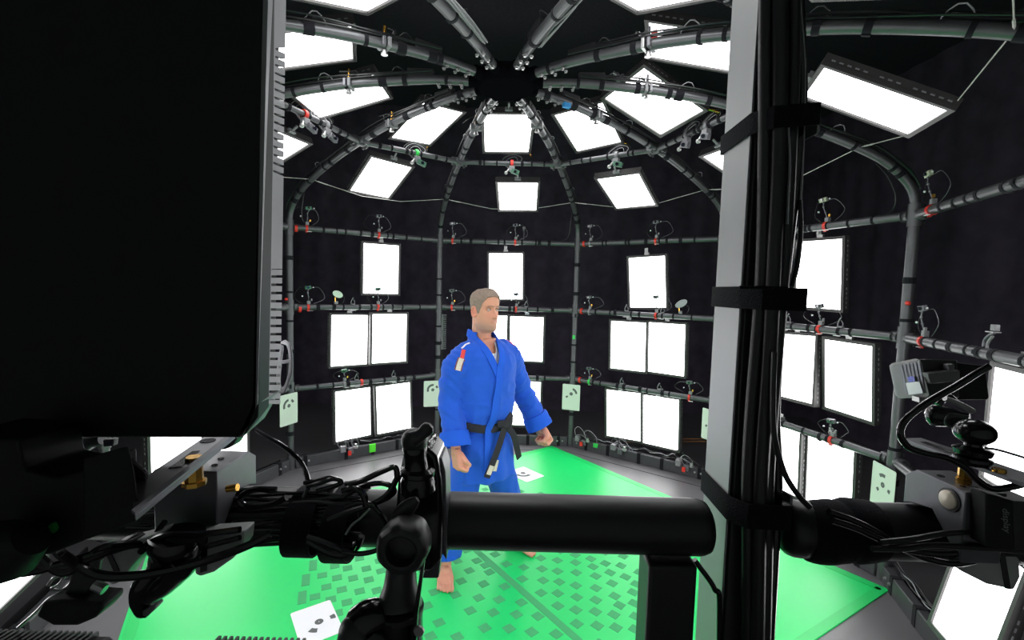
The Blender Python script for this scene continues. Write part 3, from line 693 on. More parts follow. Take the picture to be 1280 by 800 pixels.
for s in (1, -1):
    cu, D = CU[s]; cb = MB()
    N = D.orthogonal().normalized()
    cb.lathe(cu-D*.065, D, [(0, .079), (0, .086), (.02, .089), (.05, .088), (.068, .092), (.088, .091), (.088, .080), (.06, .074), (.01, .074)], 32)
    me = cb.mesh('cuff', M['gi_trim'])
    NR = [x.vector.copy() for x in me.vertex_normals]
    for v, n in zip(me.vertices, NR): v.co = v.co+n*(noise.noise(v.co*12)*.005)
    child(man, 'cuff', me)
bvh = BVHTree.FromPolygons([v.co for v in jme.vertices], [tuple(p.vertices) for p in jme.polygons])
def onjacket(x, z, y0=-.5, d=Vector((0, 1, 0))):
    h = bvh.ray_cast(Vector((x, y0, z)), d)
    return (h[0], h[1]) if h[0] is not None and (h[0].y < .06) else None
def band(P, Nn, w, th, name, m, parent=man, wdir=None):
    mb = MB(); rings = []
    for i, (p, n) in enumerate(zip(P, Nn)):
        t = (P[min(i+1, len(P)-1)]-P[max(0, i-1)]).normalized(); n = (n-t*n.dot(t)).normalized(); b = t.cross(n)
        r = [p+b*w/2, p+b*w/2+n*th*.8, p+b*w*.3+n*th, p-b*w*.3+n*th, p-b*w/2+n*th*.8, p-b*w/2, p-b*w*.3-n*.002, p+b*w*.3-n*.002]; rings.append(r)
    mb.loft(rings); return child(parent, name, mb.mesh(name, m, ang=50))
def lapel(side, xz, w, th, lift):
    back = [Vector((-.02, .106, 1.515)), Vector((-.02+side*.045, .096, 1.525)), Vector((-.02+side*.075, .063, 1.53)), Vector((-.02+side*.082, .018, 1.52)), Vector((-.02+side*.074, -.032, 1.485))]
    P = list(back); N = [Vector((0, 1, .1)), Vector((side*.5, 1, .15)), Vector((side, .6, .25)), Vector((side, 0, .4)), Vector((side*.7, -.7, .5))]
    for x, z in xz:
        h = onjacket(x, z)
        y = h[0].y if h else -.145
        P.append(Vector((x, y-lift, z))); N.append(Vector((x*1.2, -1, .15)))
    Q = crom(P, 5); NN = []
    for i in range(len(Q)):
        f = i/5; j = min(int(f), len(N)-2); NN.append(N[j].lerp(N[j+1], f-j))
    return band(Q, NN, w, th, 'lapel', M['gi_trim'])
lapel(-1, [(-.078, 1.44), (-.052, 1.38), (-.028, 1.32), (-.004, 1.26)], .046, .008, .001)
lapel(1, [(.032, 1.44), (.012, 1.38), (-.006, 1.32), (-.020, 1.24), (-.034, 1.14), (-.050, 1.03), (-.062, .95), (-.072, .86), (-.080, .76), (-.085, .66)], .046, .008, .008)
tee = MB().loft([ell((0, -.003, 1.15), .165, .125), ell((0, -.003, 1.30), .180, .132), ell((0, 0, 1.36), .175, .124), ell((0, .0, 1.415), .15, .105)], cap=False)
tm = tee.mesh('t_shirt', M['tee']); child(man, 't_shirt', tm)
# collar piece of the white shirt showing on his left side of the neck
Pn = [Vector((.036, -.050, 1.475)), Vector((.024, -.085, 1.435)), Vector((.004, -.110, 1.40)), Vector((-.014, -.122, 1.37))]
band(crom(Pn, 4), [Vector((.5, -1, .5))]*13, .030, .004, 'shirt_collar', M['tee'])
# trousers
tr = MB()
for s in (1, -1):
    A = Vector((FT[s][0], FT[s][1], 0))
    R_ = [ell((s*.085, .01, .93), .105, .125, 26), ell((s*.10, .012, .80), .112, .125, 26), ell((s*.130, .02, .62), .108, .118, 26), (ell((A.x*.70, A.y*.6, .42), .102, .110, 26)), ell((A.x*.87, A.y*.9, .24), .095, .100, 26), ell((A.x*.965, A.y+.005, .125), .088, .095, 26)]
    tr.loft(R_)
tme = evald(tr, .0085, 3, 'trousers')
NR = [x.vector.copy() for x in tme.vertex_normals]
for v, n in zip(tme.vertices, NR):
    p = v.co.copy(); v.co = p+n*(noise.noise(Vector((p.x*9, p.y*9, p.z*5)))*.014+noise.noise(Vector((p.x*22, p.y*22, p.z*8)))*.006)
bm = bmesh.new(); bm.from_mesh(tme); bmesh.ops.delete(bm, geom=[f for f in bm.faces if f.calc_center_median().z < .13 and f.normal.z < -.6], context='FACES'); bm.to_mesh(tme); bm.free()
tme.materials.clear(); tme.materials.append(M['gi']); tme.polygons.foreach_set('use_smooth', [True]*len(tme.polygons)); tme.name = 'trousers'
to = child(man, 'trousers', tme); sd = to.modifiers.new('thick', 'SOLIDIFY'); sd.thickness = .005; sd.offset = -1
for s in (1, -1):
    A = Vector((FT[s][0]*.965, FT[s][1]+.005, .128)); mb = MB(); mb.lathe(A, (0, 0, 1), [(0, .085), (0, .093), (.022, .094), (.024, .088)], 28)
    child(man, 'trouser_hem', mb.mesh('trouser_hem', M['gi_trim']))
# belt: wraps twice, knot and two hanging ends
def waist(a, z, off):
    d = Vector((sin(a), -cos(a), 0)); h = bvh.ray_cast(Vector((0, 0, z))+d*.6, -d)
    el = 1/math.sqrt((d.x/.190)**2+(d.y/.150)**2)
    if h[0] is None or hypot(h[0].x, h[0].y) > el*1.06: return Vector((0, 0, z))+d*(el+off)
    return (Vector((0, 0, z))+d*((Vector((h[0].x, h[0].y, 0))).length+off)) if h[0] is not None else Vector((0, 0, z))+d*.2
for j, (dz, off) in enumerate(((0, .004), (-.010, .009))):
    P = []; N = []
    for i in range(49):
        a = 2*pi*i/48; z = .985+dz-.024*cos(a)+.004*sin(3*a); P.append(waist(a, z, off)); N.append(Vector((sin(a), -cos(a), 0)))
    band(P, N, .042, .005, 'belt', M['belt'])
kc = waist(.22, .965, .022)
MB().ball(kc, (.034, .020, .024), 16, 10).obj('belt_knot', M['belt'], man, world=False)
band(crom([kc+Vector((-.045, .004, .016)), kc+Vector((-.012, -.016, .020)), kc+Vector((.022, -.016, .002)), kc+Vector((.040, .004, -.014))], 4), [Vector((0, -1, .2))]*13, .040, .007, 'belt_loop', M['belt'])
band(crom([kc+Vector((.02, -.002, .022)), kc+Vector((.050, .004, .045)), kc+Vector((.072, .02, .060))], 4), [Vector((0, -1, .3))]*9, .036, .006, 'belt_loop', M['belt'])
def hang(P, name='belt_end'):
    return band(crom([Vector(p) for p in P], 5), [Vector((-.1, -1, .12))]*(5*(len(P)-1)+1), .042, .006, name, M['belt'])
E1 = [kc+Vector((-.006, -.014, -.004)), kc+Vector((-.050, -.030, -.085)), kc+Vector((-.098, -.034, -.185)), kc+Vector((-.145, -.030, -.285))]
hang(E1)
hang([kc+Vector((.018, -.012, -.006)), kc+Vector((.060, -.020, -.06)), kc+Vector((.105, .00, -.15)), kc+Vector((.165, .04, -.25))])
d = (E1[3]-E1[2]).normalized()
band([E1[2]+d*.035+Vector((0, -.0055, 0)), E1[2]+d*.09+Vector((0, -.0055, 0))], [Vector((-.1, -1, .12))]*2, .032, .003, 'belt_label', M['badge'])
band([kc+Vector((-.060, -.0155, -.20)), kc+Vector((-.078, -.016, -.265))], [Vector((0, -1, .05))]*2, .032, .003, 'jacket_label', M['badge'])
# shoulder strip and sleeve badge on his right side
def onarm(p, d): 
    h = bvh.ray_cast(Vector(p), Vector(d).normalized()); return h[0], h[1]
sp = []; sn = []
for (x, z) in ((-.120, 1.475), (-.135, 1.465), (-.150, 1.455), (-.168, 1.44), (-.186, 1.425)):
    q = Vector((x, -.028, z)); h = bvh.find_nearest(q+Vector((-.04, -.02, .04))); sp.append(h[0]); sn.append(h[1])
band(crom(sp, 3), [sn[min(4, i//3)] for i in range(13)], .011, .003, 'shoulder_strip', M['white'])
for nm, a, b, w, m in (('sleeve_patch', 4, None, .034, 'red'),):
    p0 = sp[3].lerp(sp[4], .4)
    L = [bvh.find_nearest(Vector(q)) for q in ((-.190, -.045, 1.43), (-.208, -.055, 1.412), (-.224, -.062, 1.390))]
    band([L[0][0]+L[0][1]*.002, L[2][0]+L[2][1]*.002], [L[0][1], L[2][1]], .024, .006, 'sleeve_patch', M['red'])
    L = [bvh.find_nearest(Vector(q)) for q in ((-.224, -.062, 1.392), (-.240, -.068, 1.362), (-.252, -.070, 1.325))]
    band([l[0] for l in L], [l[1] for l in L], .046, .003, 'sleeve_badge', M['badge_dark'])
    band([l[0]+l[1]*.002 for l in L], [l[1] for l in L], .030, .003, 'sleeve_badge', M['badge'])
h0 = [bvh.find_nearest(Vector((.135+.03*i, -.03, 1.47-.02*i))) for i in range(3)]
band([q[0] for q in h0], [q[1] for q in h0], .012, .003, 'shoulder_strip', M['red'])
# ================= foreground, within half a metre of the camera =================
def pp(pts, y): return [U(a, b, y) for a, b in pts]
def plate(name, pts, y, th, m, parent, bevel=.0015):
    return MB().prism(pp(pts, y), (0, th, 0)).obj(name, m, parent, bevel=bevel, smooth=True, ang=30)
def frustum(name, pts, y0, y1, k, m, parent):
    cx_ = sum(p[0] for p in pts)/len(pts); cy_ = sum(p[1] for p in pts)/len(pts)
    return MB().loft([pp(pts, y0), pp([(cx_+(a-cx_)*k, cy_+(b-cy_)*k) for a, b in pts], y1)]).obj(name, m, parent, bevel=.0012, ang=30)
def pcyl(name, a, b, r, m, parent, seg=18, r2=None, bevel=0): return MB().cyl(a, b, r, seg, r2).obj(name, m, parent, bevel=bevel)
# --- big black panel at left, seen from behind: silver slotted side ---
c = U(60, 200, .42)
bp = thing('light_panel', 'huge near panel seen from behind at left, black back and silver slotted side', 'light panel', c, 'lit white panels around the dome')
nearP = pp([(-260, -190), (335, -190), (322, 522), (303, 547), (-260, 547)], .398)
midP = pp([(-245, -180), (348, -180), (337, 507), (312, 540), (-245, 540)], .4235)
inner = MB().loft([nearP, [p for p in midP]], True).obj('housing', M['matte'], bp, bevel=.002)
def edge(py, y, q=0):                              # point on the silver side at a pixel height
    e0 = {.398: (335, 322), .4235: (345.5, 336.5), .444: (357.5, 350.5)}[y]; return U(e0[0]+(e0[1]-e0[0])*(py+190*0)/500, py, y)
sd_ = MB()
def sideslab(y0, y1, p0, p1, sl=0):
    a, b, c_, d_ = edge(p0, y0), edge(p0+sl, y1), edge(p1+sl, y1), edge(p1, y0); sd_.prism([a, b, c_, d_], (-.004, 0, 0))
sideslab(.398, .4235, -190, 505)
for a, b in ((-190, 60), (222, 336), (500, 505)): sideslab(.4235, .444, a, b)
so = sd_.obj('side_casing', M['silver'], bp, smooth=False)
for i in range(16):
    a = edge(62+i*10.2, .4235); b = edge(62+i*10.2+5, .444); c_ = edge(62+i*10.2+12, .444); d_ = edge(62+i*10.2+7.4, .4235)
    MB().prism([a, b, c_, d_], (-.004, 0, 0)).obj('fin', M['silver'], so, smooth=False)
for i in range(16):
    a = edge(337+i*10.3, .4235); b = edge(337+i*10.3, .444); c_ = edge(337+i*10.3+7, .444); d_ = edge(337+i*10.3+7, .4235)
    MB().prism([a, b, c_, d_], (-.004, 0, 0)).obj('fin', M['silver'], so, smooth=False)
sq = MB().prism([edge(505, .398), U(350.5, 488, .444), U(331, 522, .444), U(303, 547, .398)], (-.003, 0, .002)).obj('corner_plate', M['silver'], bp, smooth=False)
fr = MB().loft([pp([(-230, -170), (340, -170), (331, 480), (305, 515), (-230, 515)], .4235), pp([(-225, -165), (351, -165), (344, 480), (316, 505), (-225, 505)], .442)], True).obj('front_frame', M['matte'], bp)
MB().prism(pp([(-215, -155), (318, -155), (312, 462), (-215, 462)], .4425), (0, .002, 0)).obj('diffuser', M['light'], bp, smooth=False)
# coiled pale lead hanging at the fins
t = thing('coiled_lead', 'small pale coiled lead hooked beside the fins of the silver casing', 'cable', U(354, 455, .47))
for i in range(3):
    P = crom([U(352+i*2, 428-i, .47), U(360+i, 432, .468), U(363+i*.7, 450, .468), U(361+i, 470, .468), U(354, 486+i*2, .47), U(347+i, 478, .47), U(349+i, 450, .47), U(353, 432+i*2, .47)], 6)
    MB().tube(P, .0014, 6).obj('cable_loop', M['pale_cable'], t)
plate('tie', [(346, 452), (364, 449), (364, 453), (346, 456)], .466, .003, M['pale_cable'], t, 0)

# --- silver pillar with cables and straps ---
PX, PN, PF, PW = .2462, .500, .562, .044
pil = thing('silver_pillar', 'tall bare aluminium box post with black cables strapped to its dark front', 'pillar', (PX+.02, .53, 0))
pb = MB().box((PX+PW/2+.0015, (PN+PF)/2, 1.5), (PW-.003, PF-PN, 3.0)).obj('shaded_section', M['black'], pil, bevel=.002)  # aluminium too; the shade on its unlit front is put in as black
MB().box((PX-.0008, (PN+PF)/2, 1.5), (.0024, PF-PN, 3.0)).obj('lit_side', M['pillar'], pil, bevel=.0006)
def vcable(name, pts, y, r, m, label, parent=None, grp='cables down the pillar'):
    P = crom([U(a, b, y) for a, b in pts], 6)
    o = MB().tube(P, r, 10).obj(name, m, parent, mw=None if parent else Matrix.Translation(P[0]))
    if not parent: tag(o, label, 'cable', grp)
    return o
vcable('power_cable', [(957, -60), (956, 60), (955, 200), (952, 330), (946, 420), (938, 520), (934, 600), (934, 700), (933, 860)], .488, .0062, M['cable'], 'black cable nearest the lit side of the silver pillar')
vcable('power_cable', [(973, -60), (974, 60), (972, 200), (966, 330), (960, 450), (952, 560), (948, 640), (946, 740), (944, 860)], .484, .0085, M['cable'], 'thick black cable down the middle of the pillar front')
vcable('power_cable', [(990, -60), (992, 60), (988, 180), (982, 300), (974, 400), (966, 500), (960, 600), (958, 700), (954, 860)], .488, .0065, M['cable'], 'black cable right of the thick one on the pillar front')
vcable('power_cable', [(996, -60), (1001, 60), (1002, 130), (994, 230), (984, 320), (974, 420), (969, 520), (972, 590), (968, 690), (958, 860)], .496, .0052, M['gloss'], 'outermost black cable bowing away from the pillar at right')
vcable('signal_cable', [(994, -60), (1005, 60), (1006, 120), (1003, 210), (1000, 260), (997, 310), (988, 350), (978, 380)], .492, .0012, M['pale_cable'], 'thin pale wire along the right outline of the pillar cables')
vcable('signal_cable', [(985, 150), (987, 200), (985, 250), (984, 280)], .479, .0013, M['pale_cable'], 'short thin pale wire on the pillar front above its middle strap')
vcable('signal_cable', [(968, 440), (966, 500), (968, 545), (980, 590), (997, 618), (1012, 634)], .47, .0030, M['cable'], 'black cable swinging from pillar to the wrapped end of the right tube')
vcable('signal_cable', [(1000, 250), (1001, 290), (997, 330), (990, 358)], .49, .0022, M['cable'], 'short black cable loop above the pillar middle strap')
for (yn, yf, yr, h, lab) in ((156, 181, 153, .022, 'upper'), (372, 371, 374, .0235, 'middle'), (633, 602, 634, .027, 'lower')):
    e = .0028; x1 = .315
    zz = lambda px, py, y: U(px, py, y).z
    zn = zz(930, yn, PN); zf = zz(900, yf, PF); zr = zz(985, yr, PN)
    pts = [(PX-e, PF+e, zf), (PX-e, PN-e, zn), (PX+.010, PN-.022, zn), (PX+.052, PN-.025, zr), (PX+.066, PN-.002, zr), (PX+.060, PF+e, zf), (PX-e, PF+e, zf)]
    mb = MB(); rings = []
    for (x, y, z) in pts:
        cx_, cy_ = PX+.03, .52; d = Vector((x-cx_, y-cy_, 0)).normalized()*.0022
        rings.append([Vector((x, y, z+h/2)), Vector((x, y, z-h/2)), Vector((x, y, z-h/2))+d, Vector((x, y, z+h/2))+d])
    mb.loft(rings, False).obj('strap', M['strap'], pil, bevel=.0006)
plate('strap_end', [(925, 357), (986, 358), (986, 362), (925, 361)], .4715, .002, M['strap'], pil, .0004)
# dark cable at the foot of the pillar, inside the doorway
vcable('signal_cable', [(868, 700), (888, 727), (894, 738), (899, 745), (899, 800), (898, 860)], .50, .003, M['gloss'], 'glossy cable curving down at the foot of the silver pillar')

# --- wraps on the right tube, its drooping cables ---
wr_ = thing('strap_wrap', 'bulky black strap wrap around the rounded end of the right tube', 'strap', (.36, YB, ZB))
MB().tube(crom([(.330, YB, ZB-.001), (.345, YB-.002, ZB-.001), (.36, YB-.001, ZB), (.372, YB, ZB)], 3), [(.031, .031), (.032, .0325), (.0325, .033), (.033, .0332), (.0335, .0332), (.033, .0332), (.0332, .033), (.033, .033), (.0325, .033), (.032, .032)], 26).obj('wrap', M['strap'], wr_)
MB().tube(crom([(.372, YB, ZB), (.385, YB, ZB+.001), (.405, YB, ZB+.001)], 3), [.032, .0335, .0342, .034, .0335, .0325, .0315], 26).obj('wrap', M['strap'], wr_)
for i, (pts, r, lab) in enumerate((
    ([(1036, 640), (1060, 648), (1090, 662), (1130, 686), (1170, 701), (1205, 703), (1245, 688), (1300, 648)], .0036, 'lowest of the black cables drooping under the right tube'),
    ([(1040, 650), (1070, 660), (1110, 678), (1150, 690), (1195, 691), (1235, 680), (1300, 640)], .0036, 'second lowest black cable drooping under the right tube'),
    ([(1100, 678), (1140, 674), (1180, 667), (1220, 665), (1290, 668)], .0028, 'thin black cable running level under the adapter block at right'),
    ([(1090, 686), (1130, 686), (1165, 682), (1220, 684), (1290, 690)], .0028, 'black cable level behind the drooping ones at right'))):
    vcable('signal_cable', pts, .445-.004*i, r, M['gloss'] if i < 2 else M['cable'], lab, grp='cables under the right tube')

# --- adapter blocks and slide plates (one each side) ---
def vblock(parent, x0, x1, m):
    prof = [(.436, 1.645), (.492, 1.645), (.505, 1.636), (.505, 1.603), (.494, 1.607), (.470, 1.612), (.452, 1.592), (.436, 1.574)]
    o = MB().prism([(x0, y, z) for y, z in prof], (x1-x0, 0, 0)).obj('block', m, parent, bevel=.0012)
    for (fx, y, r) in ((.3, .476, .0035), (.72, .470, .003), (.5, .448, .0028), (.8, .452, .0028), (.25, .450, .0026)):
        MB().lathe((x0+(x1-x0)*fx, y, 1.6449), (0, 0, 1), [(0, r), (.0006, r)], 12).obj('screw_hole', M['gloss'], o)
    return o
ab = thing('clamp_block', 'grey V-notched clamp block with a round pearl button on the right tube', 'clamp', (.46, .47, 1.6))
vblock(ab, .4425, .482, M['gunmetal'])
MB().lathe((.4425, .452, 1.6305), (-1, 0, 0), [(0, .0095), (.003, .009), (.0045, .006)], 20).obj('button', M['pearl'], ab)
MB().lathe((.4425, .452, 1.6305), (-1, 0, 0), [(0, .0115), (.0012, .0115)], 20).obj('button_rim', M['black'], ab)
MB().lathe((.4605, .458, 1.645), (0, 0, 1), [(0, .0062), (.006, .0062), (.006, .005), (.024, .005)], 8).obj('stud', M['brass'], ab)
# device box beside it with its vertical lettering
db = thing('device_box', 'small black box with white vertical lettering at the right edge', 'device', U(1255, 645, .43))
plate('case', [(1233, 617), (1267, 626), (1267, 690), (1233, 684)], .42, .016, M['matte'], db)
plate('case', [(1267, 627), (1300, 628), (1300, 688), (1267, 688)], .425, .03, M['black'], db)
tc_ = bpy.data.curves.new('lettering', 'FONT'); tc_.body = 'display'; tc_.size = .0088; tc_.shear = .35; tc_.extrude = .0001
tx_ = bpy.data.objects.new('lettering', tc_); COL.objects.link(tx_); bpy.context.evaluated_depsgraph_get().update(); tme_ = bpy.data.meshes.new_from_object(tx_.evaluated_get(bpy.context.evaluated_depsgraph_get())); bpy.data.objects.remove(tx_)
tme_.materials.clear(); tme_.materials.append(M['pale_cable']); to_ = bpy.data.objects.new('lettering', tme_); COL.objects.link(to_); to_.parent = db
tm_ = Matrix.Rotation(radians(80), 4, 'Y').to_3x3() @ Matrix.Rotation(radians(90), 4, 'X').to_3x3(); tm4 = tm_.to_4x4(); tm4.translation = U(1253, 635, .4192)
to_.matrix_basis = db.matrix_world.inverted() @ tm4
sp_ = thing('slide_plate', 'long thin slotted camera slide plate at right, pointing into the dome', 'mounting plate', U(1210, 565, .47))
def slide(parent, q, z, m, slot):
    MB().prism([(x, y, z) for x, y in q], (0, 0, .0045)).obj('plate', m, parent, bevel=.0008)
    MB().prism([(x, y, z+.0045) for x, y in slot], (0, 0, .0005)).obj('slot', M['gloss'], parent, smooth=False)
slide(sp_, [(.456, .529), (.4805, .5317), (.492, .425), (.462, .395)], 1.664, M['gunmetal'], [(.465, .515), (.472, .516), (.476, .45), (.468, .448)])
MB().lathe((.4655, .4305, 1.6685), (0, 0, 1), [(0, .0055), (.003, .005)], 12).obj('screw', M['brass'], sp_)
# ball head with discs
bh = thing('ball_head', 'glossy black ball head stacked on discs, in front of the right lit panel', 'ball head', (.4585, .45, 1.6725))
prof = [(0, .013), (.004, .0155), (.007, .0150), (.0085, .010), (.010, .0145), (.0145, .0155), (.0165, .012), (.018, .007), (.021, .0065)]
MB().lathe((.4585, .45, 1.6688), (0, 0, 1), prof, 26).obj('disc_stack', M['gloss'], bh)
MB().ball((.4585, .45, 1.7005), (.0165, .0165, .0125), 26, 16).obj('ball', M['gloss'], bh)
pcyl('neck', (.4585, .45, 1.686), (.4585, .45, 1.692), .006, M['gloss'], bh)
# webcam
wc = thing('webcam', 'small round-ended webcam with a lens, left of the black ball head', 'camera', U(1185, 522, .49))
a, b = U(1171, 519, .49), U(1212, 524, .47)
MB().tube(crom([a+(a-b).normalized()*.010, a, a.lerp(b, .5), b], 4), [.002, .008, .0108, .012, .012, .0115, .011, .0105, .010, .009, .0075, .0065, .006], 20).obj('body', M['gloss'], wc)
MB().lathe(U(1190, 525, .478), (-.15, -1, 0), [(0, .0085), (.003, .0088), (.003, .007), (.002, .0055)], 22).obj('lens_ring', M['grey'], wc)
MB().ball(U(1190, 525, .4765), (.0052, .003, .0052), 16, 10).obj('lens', M['lens'], wc)
MB().tube(pp([(1181, 498), (1197, 504), (1216, 514)], .465), [.0026, .0028, .003], 10).obj('handle', M['steel'], wc)
MB().tube(crom(pp([(1172, 506), (1180, 498), (1186, 496), (1194, 502)], .47), 4), .0032, 10).obj('handle', M['gloss'], wc)
# recorder with ribbed grey end
rc = thing('video_recorder', 'dark video recorder with ribbed grey end cap carrying a white sticker', 'recorder', U(1170, 475, .56))
def slanted(name, pts, off, th, m, bev):
    return MB().prism([U(a_, b_, .60-(a_-1114)*.0013-off) for a_, b_ in pts], (th*.5, th, 0)).obj(name, m, rc, bevel=bev, ang=30)
slanted('end_cap', [(1114, 458), (1118, 455), (1149, 449), (1152, 452), (1162, 494), (1160, 497), (1126, 499), (1122, 496)], 0, .010, M['cap'], .0015)
for i in range(6):
    u = i/5; slanted('rib', [(1125+u*22, 457-u*4), (1127.5+u*22, 456.5-u*4), (1135.5+u*21, 492), (1133+u*21, 492.5)], .0020, .002, M['gunmetal'], .0003)
slanted('sticker', [(1132.5, 479), (1149, 477), (1153.5, 491.5), (1136, 493.5)], .0045, .0008, M['white'], 0)
slanted('sticker', [(1134.5, 471.5), (1142, 470), (1144, 476.5), (1136, 478)], .0045, .0008, M['lilac'], 0)
frustum('body', [(1149, 449), (1196, 450), (1199, 497), (1162, 496), (1152, 454)], .548, .60, .95, M['black'], rc)
frustum('body', [(1194, 453), (1231, 457), (1236, 497), (1233, 500), (1196, 500)], .55, .59, .95, M['matte'], rc)
plate('plug', [(1160, 467), (1178, 464), (1200, 463), (1201, 477), (1178, 479), (1163, 480)], .540, .010, M['grey'], rc, .001)
plate('plug', [(1185, 456), (1193, 455), (1194, 463), (1186, 464)], .540, .008, M['grey'], rc, .001)
plate('foot', [(1149, 497), (1160, 497), (1160, 503), (1149, 503)], .548, .01, M['steel'], rc, 0)
vcable('video_cable', [(1200, 500), (1215, 470), (1232, 451), (1238, 452), (1236, 458), (1222, 466), (1195, 483), (1165, 500), (1140, 517), (1128, 531), (1126, 545), (1136, 559), (1155, 566), (1185, 573), (1207, 585), (1222, 600), (1245, 611), (1290, 603)][4:], .43, .0031, M['gloss'], 'thick black video cable looping down from the recorder at right', grp=None)
vcable('signal_cable', [(1232, 560), (1250, 563), (1290, 575)], .44, .0012, M['gunmetal'], 'thin cable leaving the ball head toward the right edge', grp=None)
# half-round pads of the spring clamps (greenish reflections)
def pad(label, pts, y, stripe, m=None, cat='clamp'):
    t = thing('clamp_pad', label, cat, U(*pts[0], y)); plate('pad', pts, y, .02, m or M['pad'], t, .002)
    plate('groove', stripe, y-.0012, .001, M['gloss'], t, 0); return t
pad('rounded dark clamp pad hanging at right over the lower lit panel', [(1188, 704), (1205, 716), (1235, 731), (1268, 738), (1276, 722), (1275, 700), (1266, 684), (1250, 676), (1225, 684)], .47, [(1249, 690), (1256, 690), (1264, 737), (1257, 736)])
pad('rounded grey clamp pad left of the centre of the cable tangle, over green mat', [(124, 722), (126, 703), (136, 684), (168, 676), (201, 666), (186, 684), (162, 710), (151, 727), (140, 732)], .40, [(131, 690), (137, 689), (149, 714), (143, 717)])
pad('rounded green-lit clamp pad below the cables, right of the lever clamp', [(243, 718), (243, 668), (305, 664), (303, 682), (290, 699), (266, 716), (250, 721)], .42, [(252, 668), (259, 668), (258, 714), (250, 716)])

# --- left group ---
lb = thing('clamp_block', 'grey clamp block with screw holes on the left tube behind the cables', 'clamp', (-.30, .47, 1.6))
vblock(lb, -.342, -.2805, M['gunmetal'])
pcyl('pin', U(284, 611, .44), U(297, 609, .44), .0035, M['brass'], lb, 12)
MB().lathe(U(243, 606, .405), (0, 0, 1), [(0, .0098), (.004, .0098), (.004, .0075), (.026, .0065)], 8).obj('stud', M['brass'], lb)
ls = thing('slide_plate', 'slotted grey camera slide plate running in under the big black panel', 'mounting plate', U(230, 590, .42))
slide(ls, [(-.2916, .350), (-.3135, .4706), (-.2862, .4766), (-.2520, .305)], 1.664, M['gunmetal'], [(-.288, .385), (-.296, .425), (-.290, .427), (-.280, .388)])
MB().lathe((-.3010, .4550, 1.6685), (0, 0, 1), [(0, .007), (.0006, .007)], 16).obj('screw_hole', M['gloss'], ls)
MB().lathe(U(240, 569, .432), (0, 0, 1), [(0, .0055), (.003, .0055), (.004, .003)], 8).obj('screw', M['brass'], ls)
MB().prism([(-.2862, .4766, 1.6685), (-.2520, .305, 1.6685), (-.2545, .305, 1.6705), (-.2890, .4766, 1.6705)], (0, 0, .002)).obj('lip', M['gunmetal'], ls)
plate('end_knob', [(262, 540), (292, 540), (296, 548), (288, 560), (276, 564), (262, 556)], .478, .02, M['black'], ls, .003)
bb = thing('camera_body', 'plain black camera body in the dark tangle at left', 'camera', U(140, 610, .33))
frustum('case', [(104, 573), (150, 560), (160, 558), (165, 575), (168, 592), (176, 650), (104, 676)], .325, .37, .93, M['matte'], bb)
plate('case', [(-60, 545), (22, 550), (30, 590), (70, 598), (104, 588), (106, 676), (60, 694), (-60, 712)], .335, .05, M['matte'], bb, .002)
MB().tube(pp([(-20, 694), (18, 686), (40, 672)], .31), [.022, .020, .012], 20).obj('barrel', M['matte'], bb)
plate('bracket', [(160, 574), (181, 592), (180, 607), (166, 605)], .36, .004, M['gunmetal'], bb, .0005)
plate('knob', [(60, 656), (66, 654), (69, 662), (66, 668), (58, 662)], .332, .004, M['tagg'], bb, .001)
gc = thing('grip_clamp', 'curved dark clamp jaw with a grey barrel under the big black panel at far left', 'clamp', U(70, 575, .40))
plate('jaw', [(28, 584), (32, 565), (44, 553), (76, 551), (73, 586), (60, 582), (45, 583)], .40, .02, M['gunmetal'], gc, .003)
A_ = [(55, 584), (68, 585), (80, 591), (88, 599), (93, 609), (84, 610), (79, 601), (70, 593)]
plate('jaw_arm', A_, .39, .015, M['gunmetal'], gc, .002)
MB().tube(crom(pp([(73, 565), (92, 559), (112, 552), (128, 549)], .43), 3), [.0085, .0085, .0085, .0075, .0075, .0078, .006, .006, .006, .005], 16).obj('barrel', M['grey'], gc)
plate('barrel_cap', [(128, 550), (142, 549), (141, 558), (129, 559)], .425, .006, M['grey'], gc, .001)
lc = thing('lever_clamp', 'black lever clamp hanging over the green mat at lower left', 'clamp', U(205, 710, .40))
MB().tube(crom(pp([(222, 668), (220, 690), (206, 706), (198, 714)], .41), 4), [.022, .023, .023, .022, .020, .019, .018, .017, .015, .014, .012, .011, .010], 20).obj('body', M['gloss'], lc)
MB().tube(crom(pp([(232, 700), (214, 722), (196, 738), (184, 748)], .40), 4), [.012, .0125, .012, .011, .0105, .010, .0100, .0095, .009, .008, .008, .007, .006], 16).obj('lever', M['gloss'], lc)
MB().tube(crom(pp([(208, 700), (188, 722), (176, 742), (178, 762), (186, 768)], .405), 4), [.007, .007, .0075, .008, .009, .0095, .010, .0095, .009, .0085, .008, .007, .0065, .006, .005, .004, .003], 14).obj('lever', M['gloss'], lc)
plate('pad', [(177, 764), (192, 756), (195, 760), (184, 771), (178, 770)], .40, .01, M['gunmetal'], lc, .001)
jc = thing('super_clamp', 'black flat-jawed clamp at bottom left with a chrome bolt', 'clamp', U(95, 750, .40))
plate('jaw', [(44, 771), (53, 753), (76, 751), (104, 753), (127, 755), (128, 762), (117, 774), (96, 783), (66, 783)], .40, .025, M['matte'], jc, .003)
plate('stem', [(76, 752), (86, 724), (92, 700), (122, 700), (120, 728), (103, 754)], .41, .02, M['black'], jc, .003)
MB().tube(pp([(118, 731), (131, 737)], .40), [.0045, .0045], 8).obj('bolt', M['steel'], jc)
MB().tube(crom(pp([(60, 732), (68, 722), (80, 720), (74, 730), (64, 736), (78, 737), (90, 726), (84, 716)], .42), 5), .0014, 6).obj('steel_cord', M['steel'], jc)
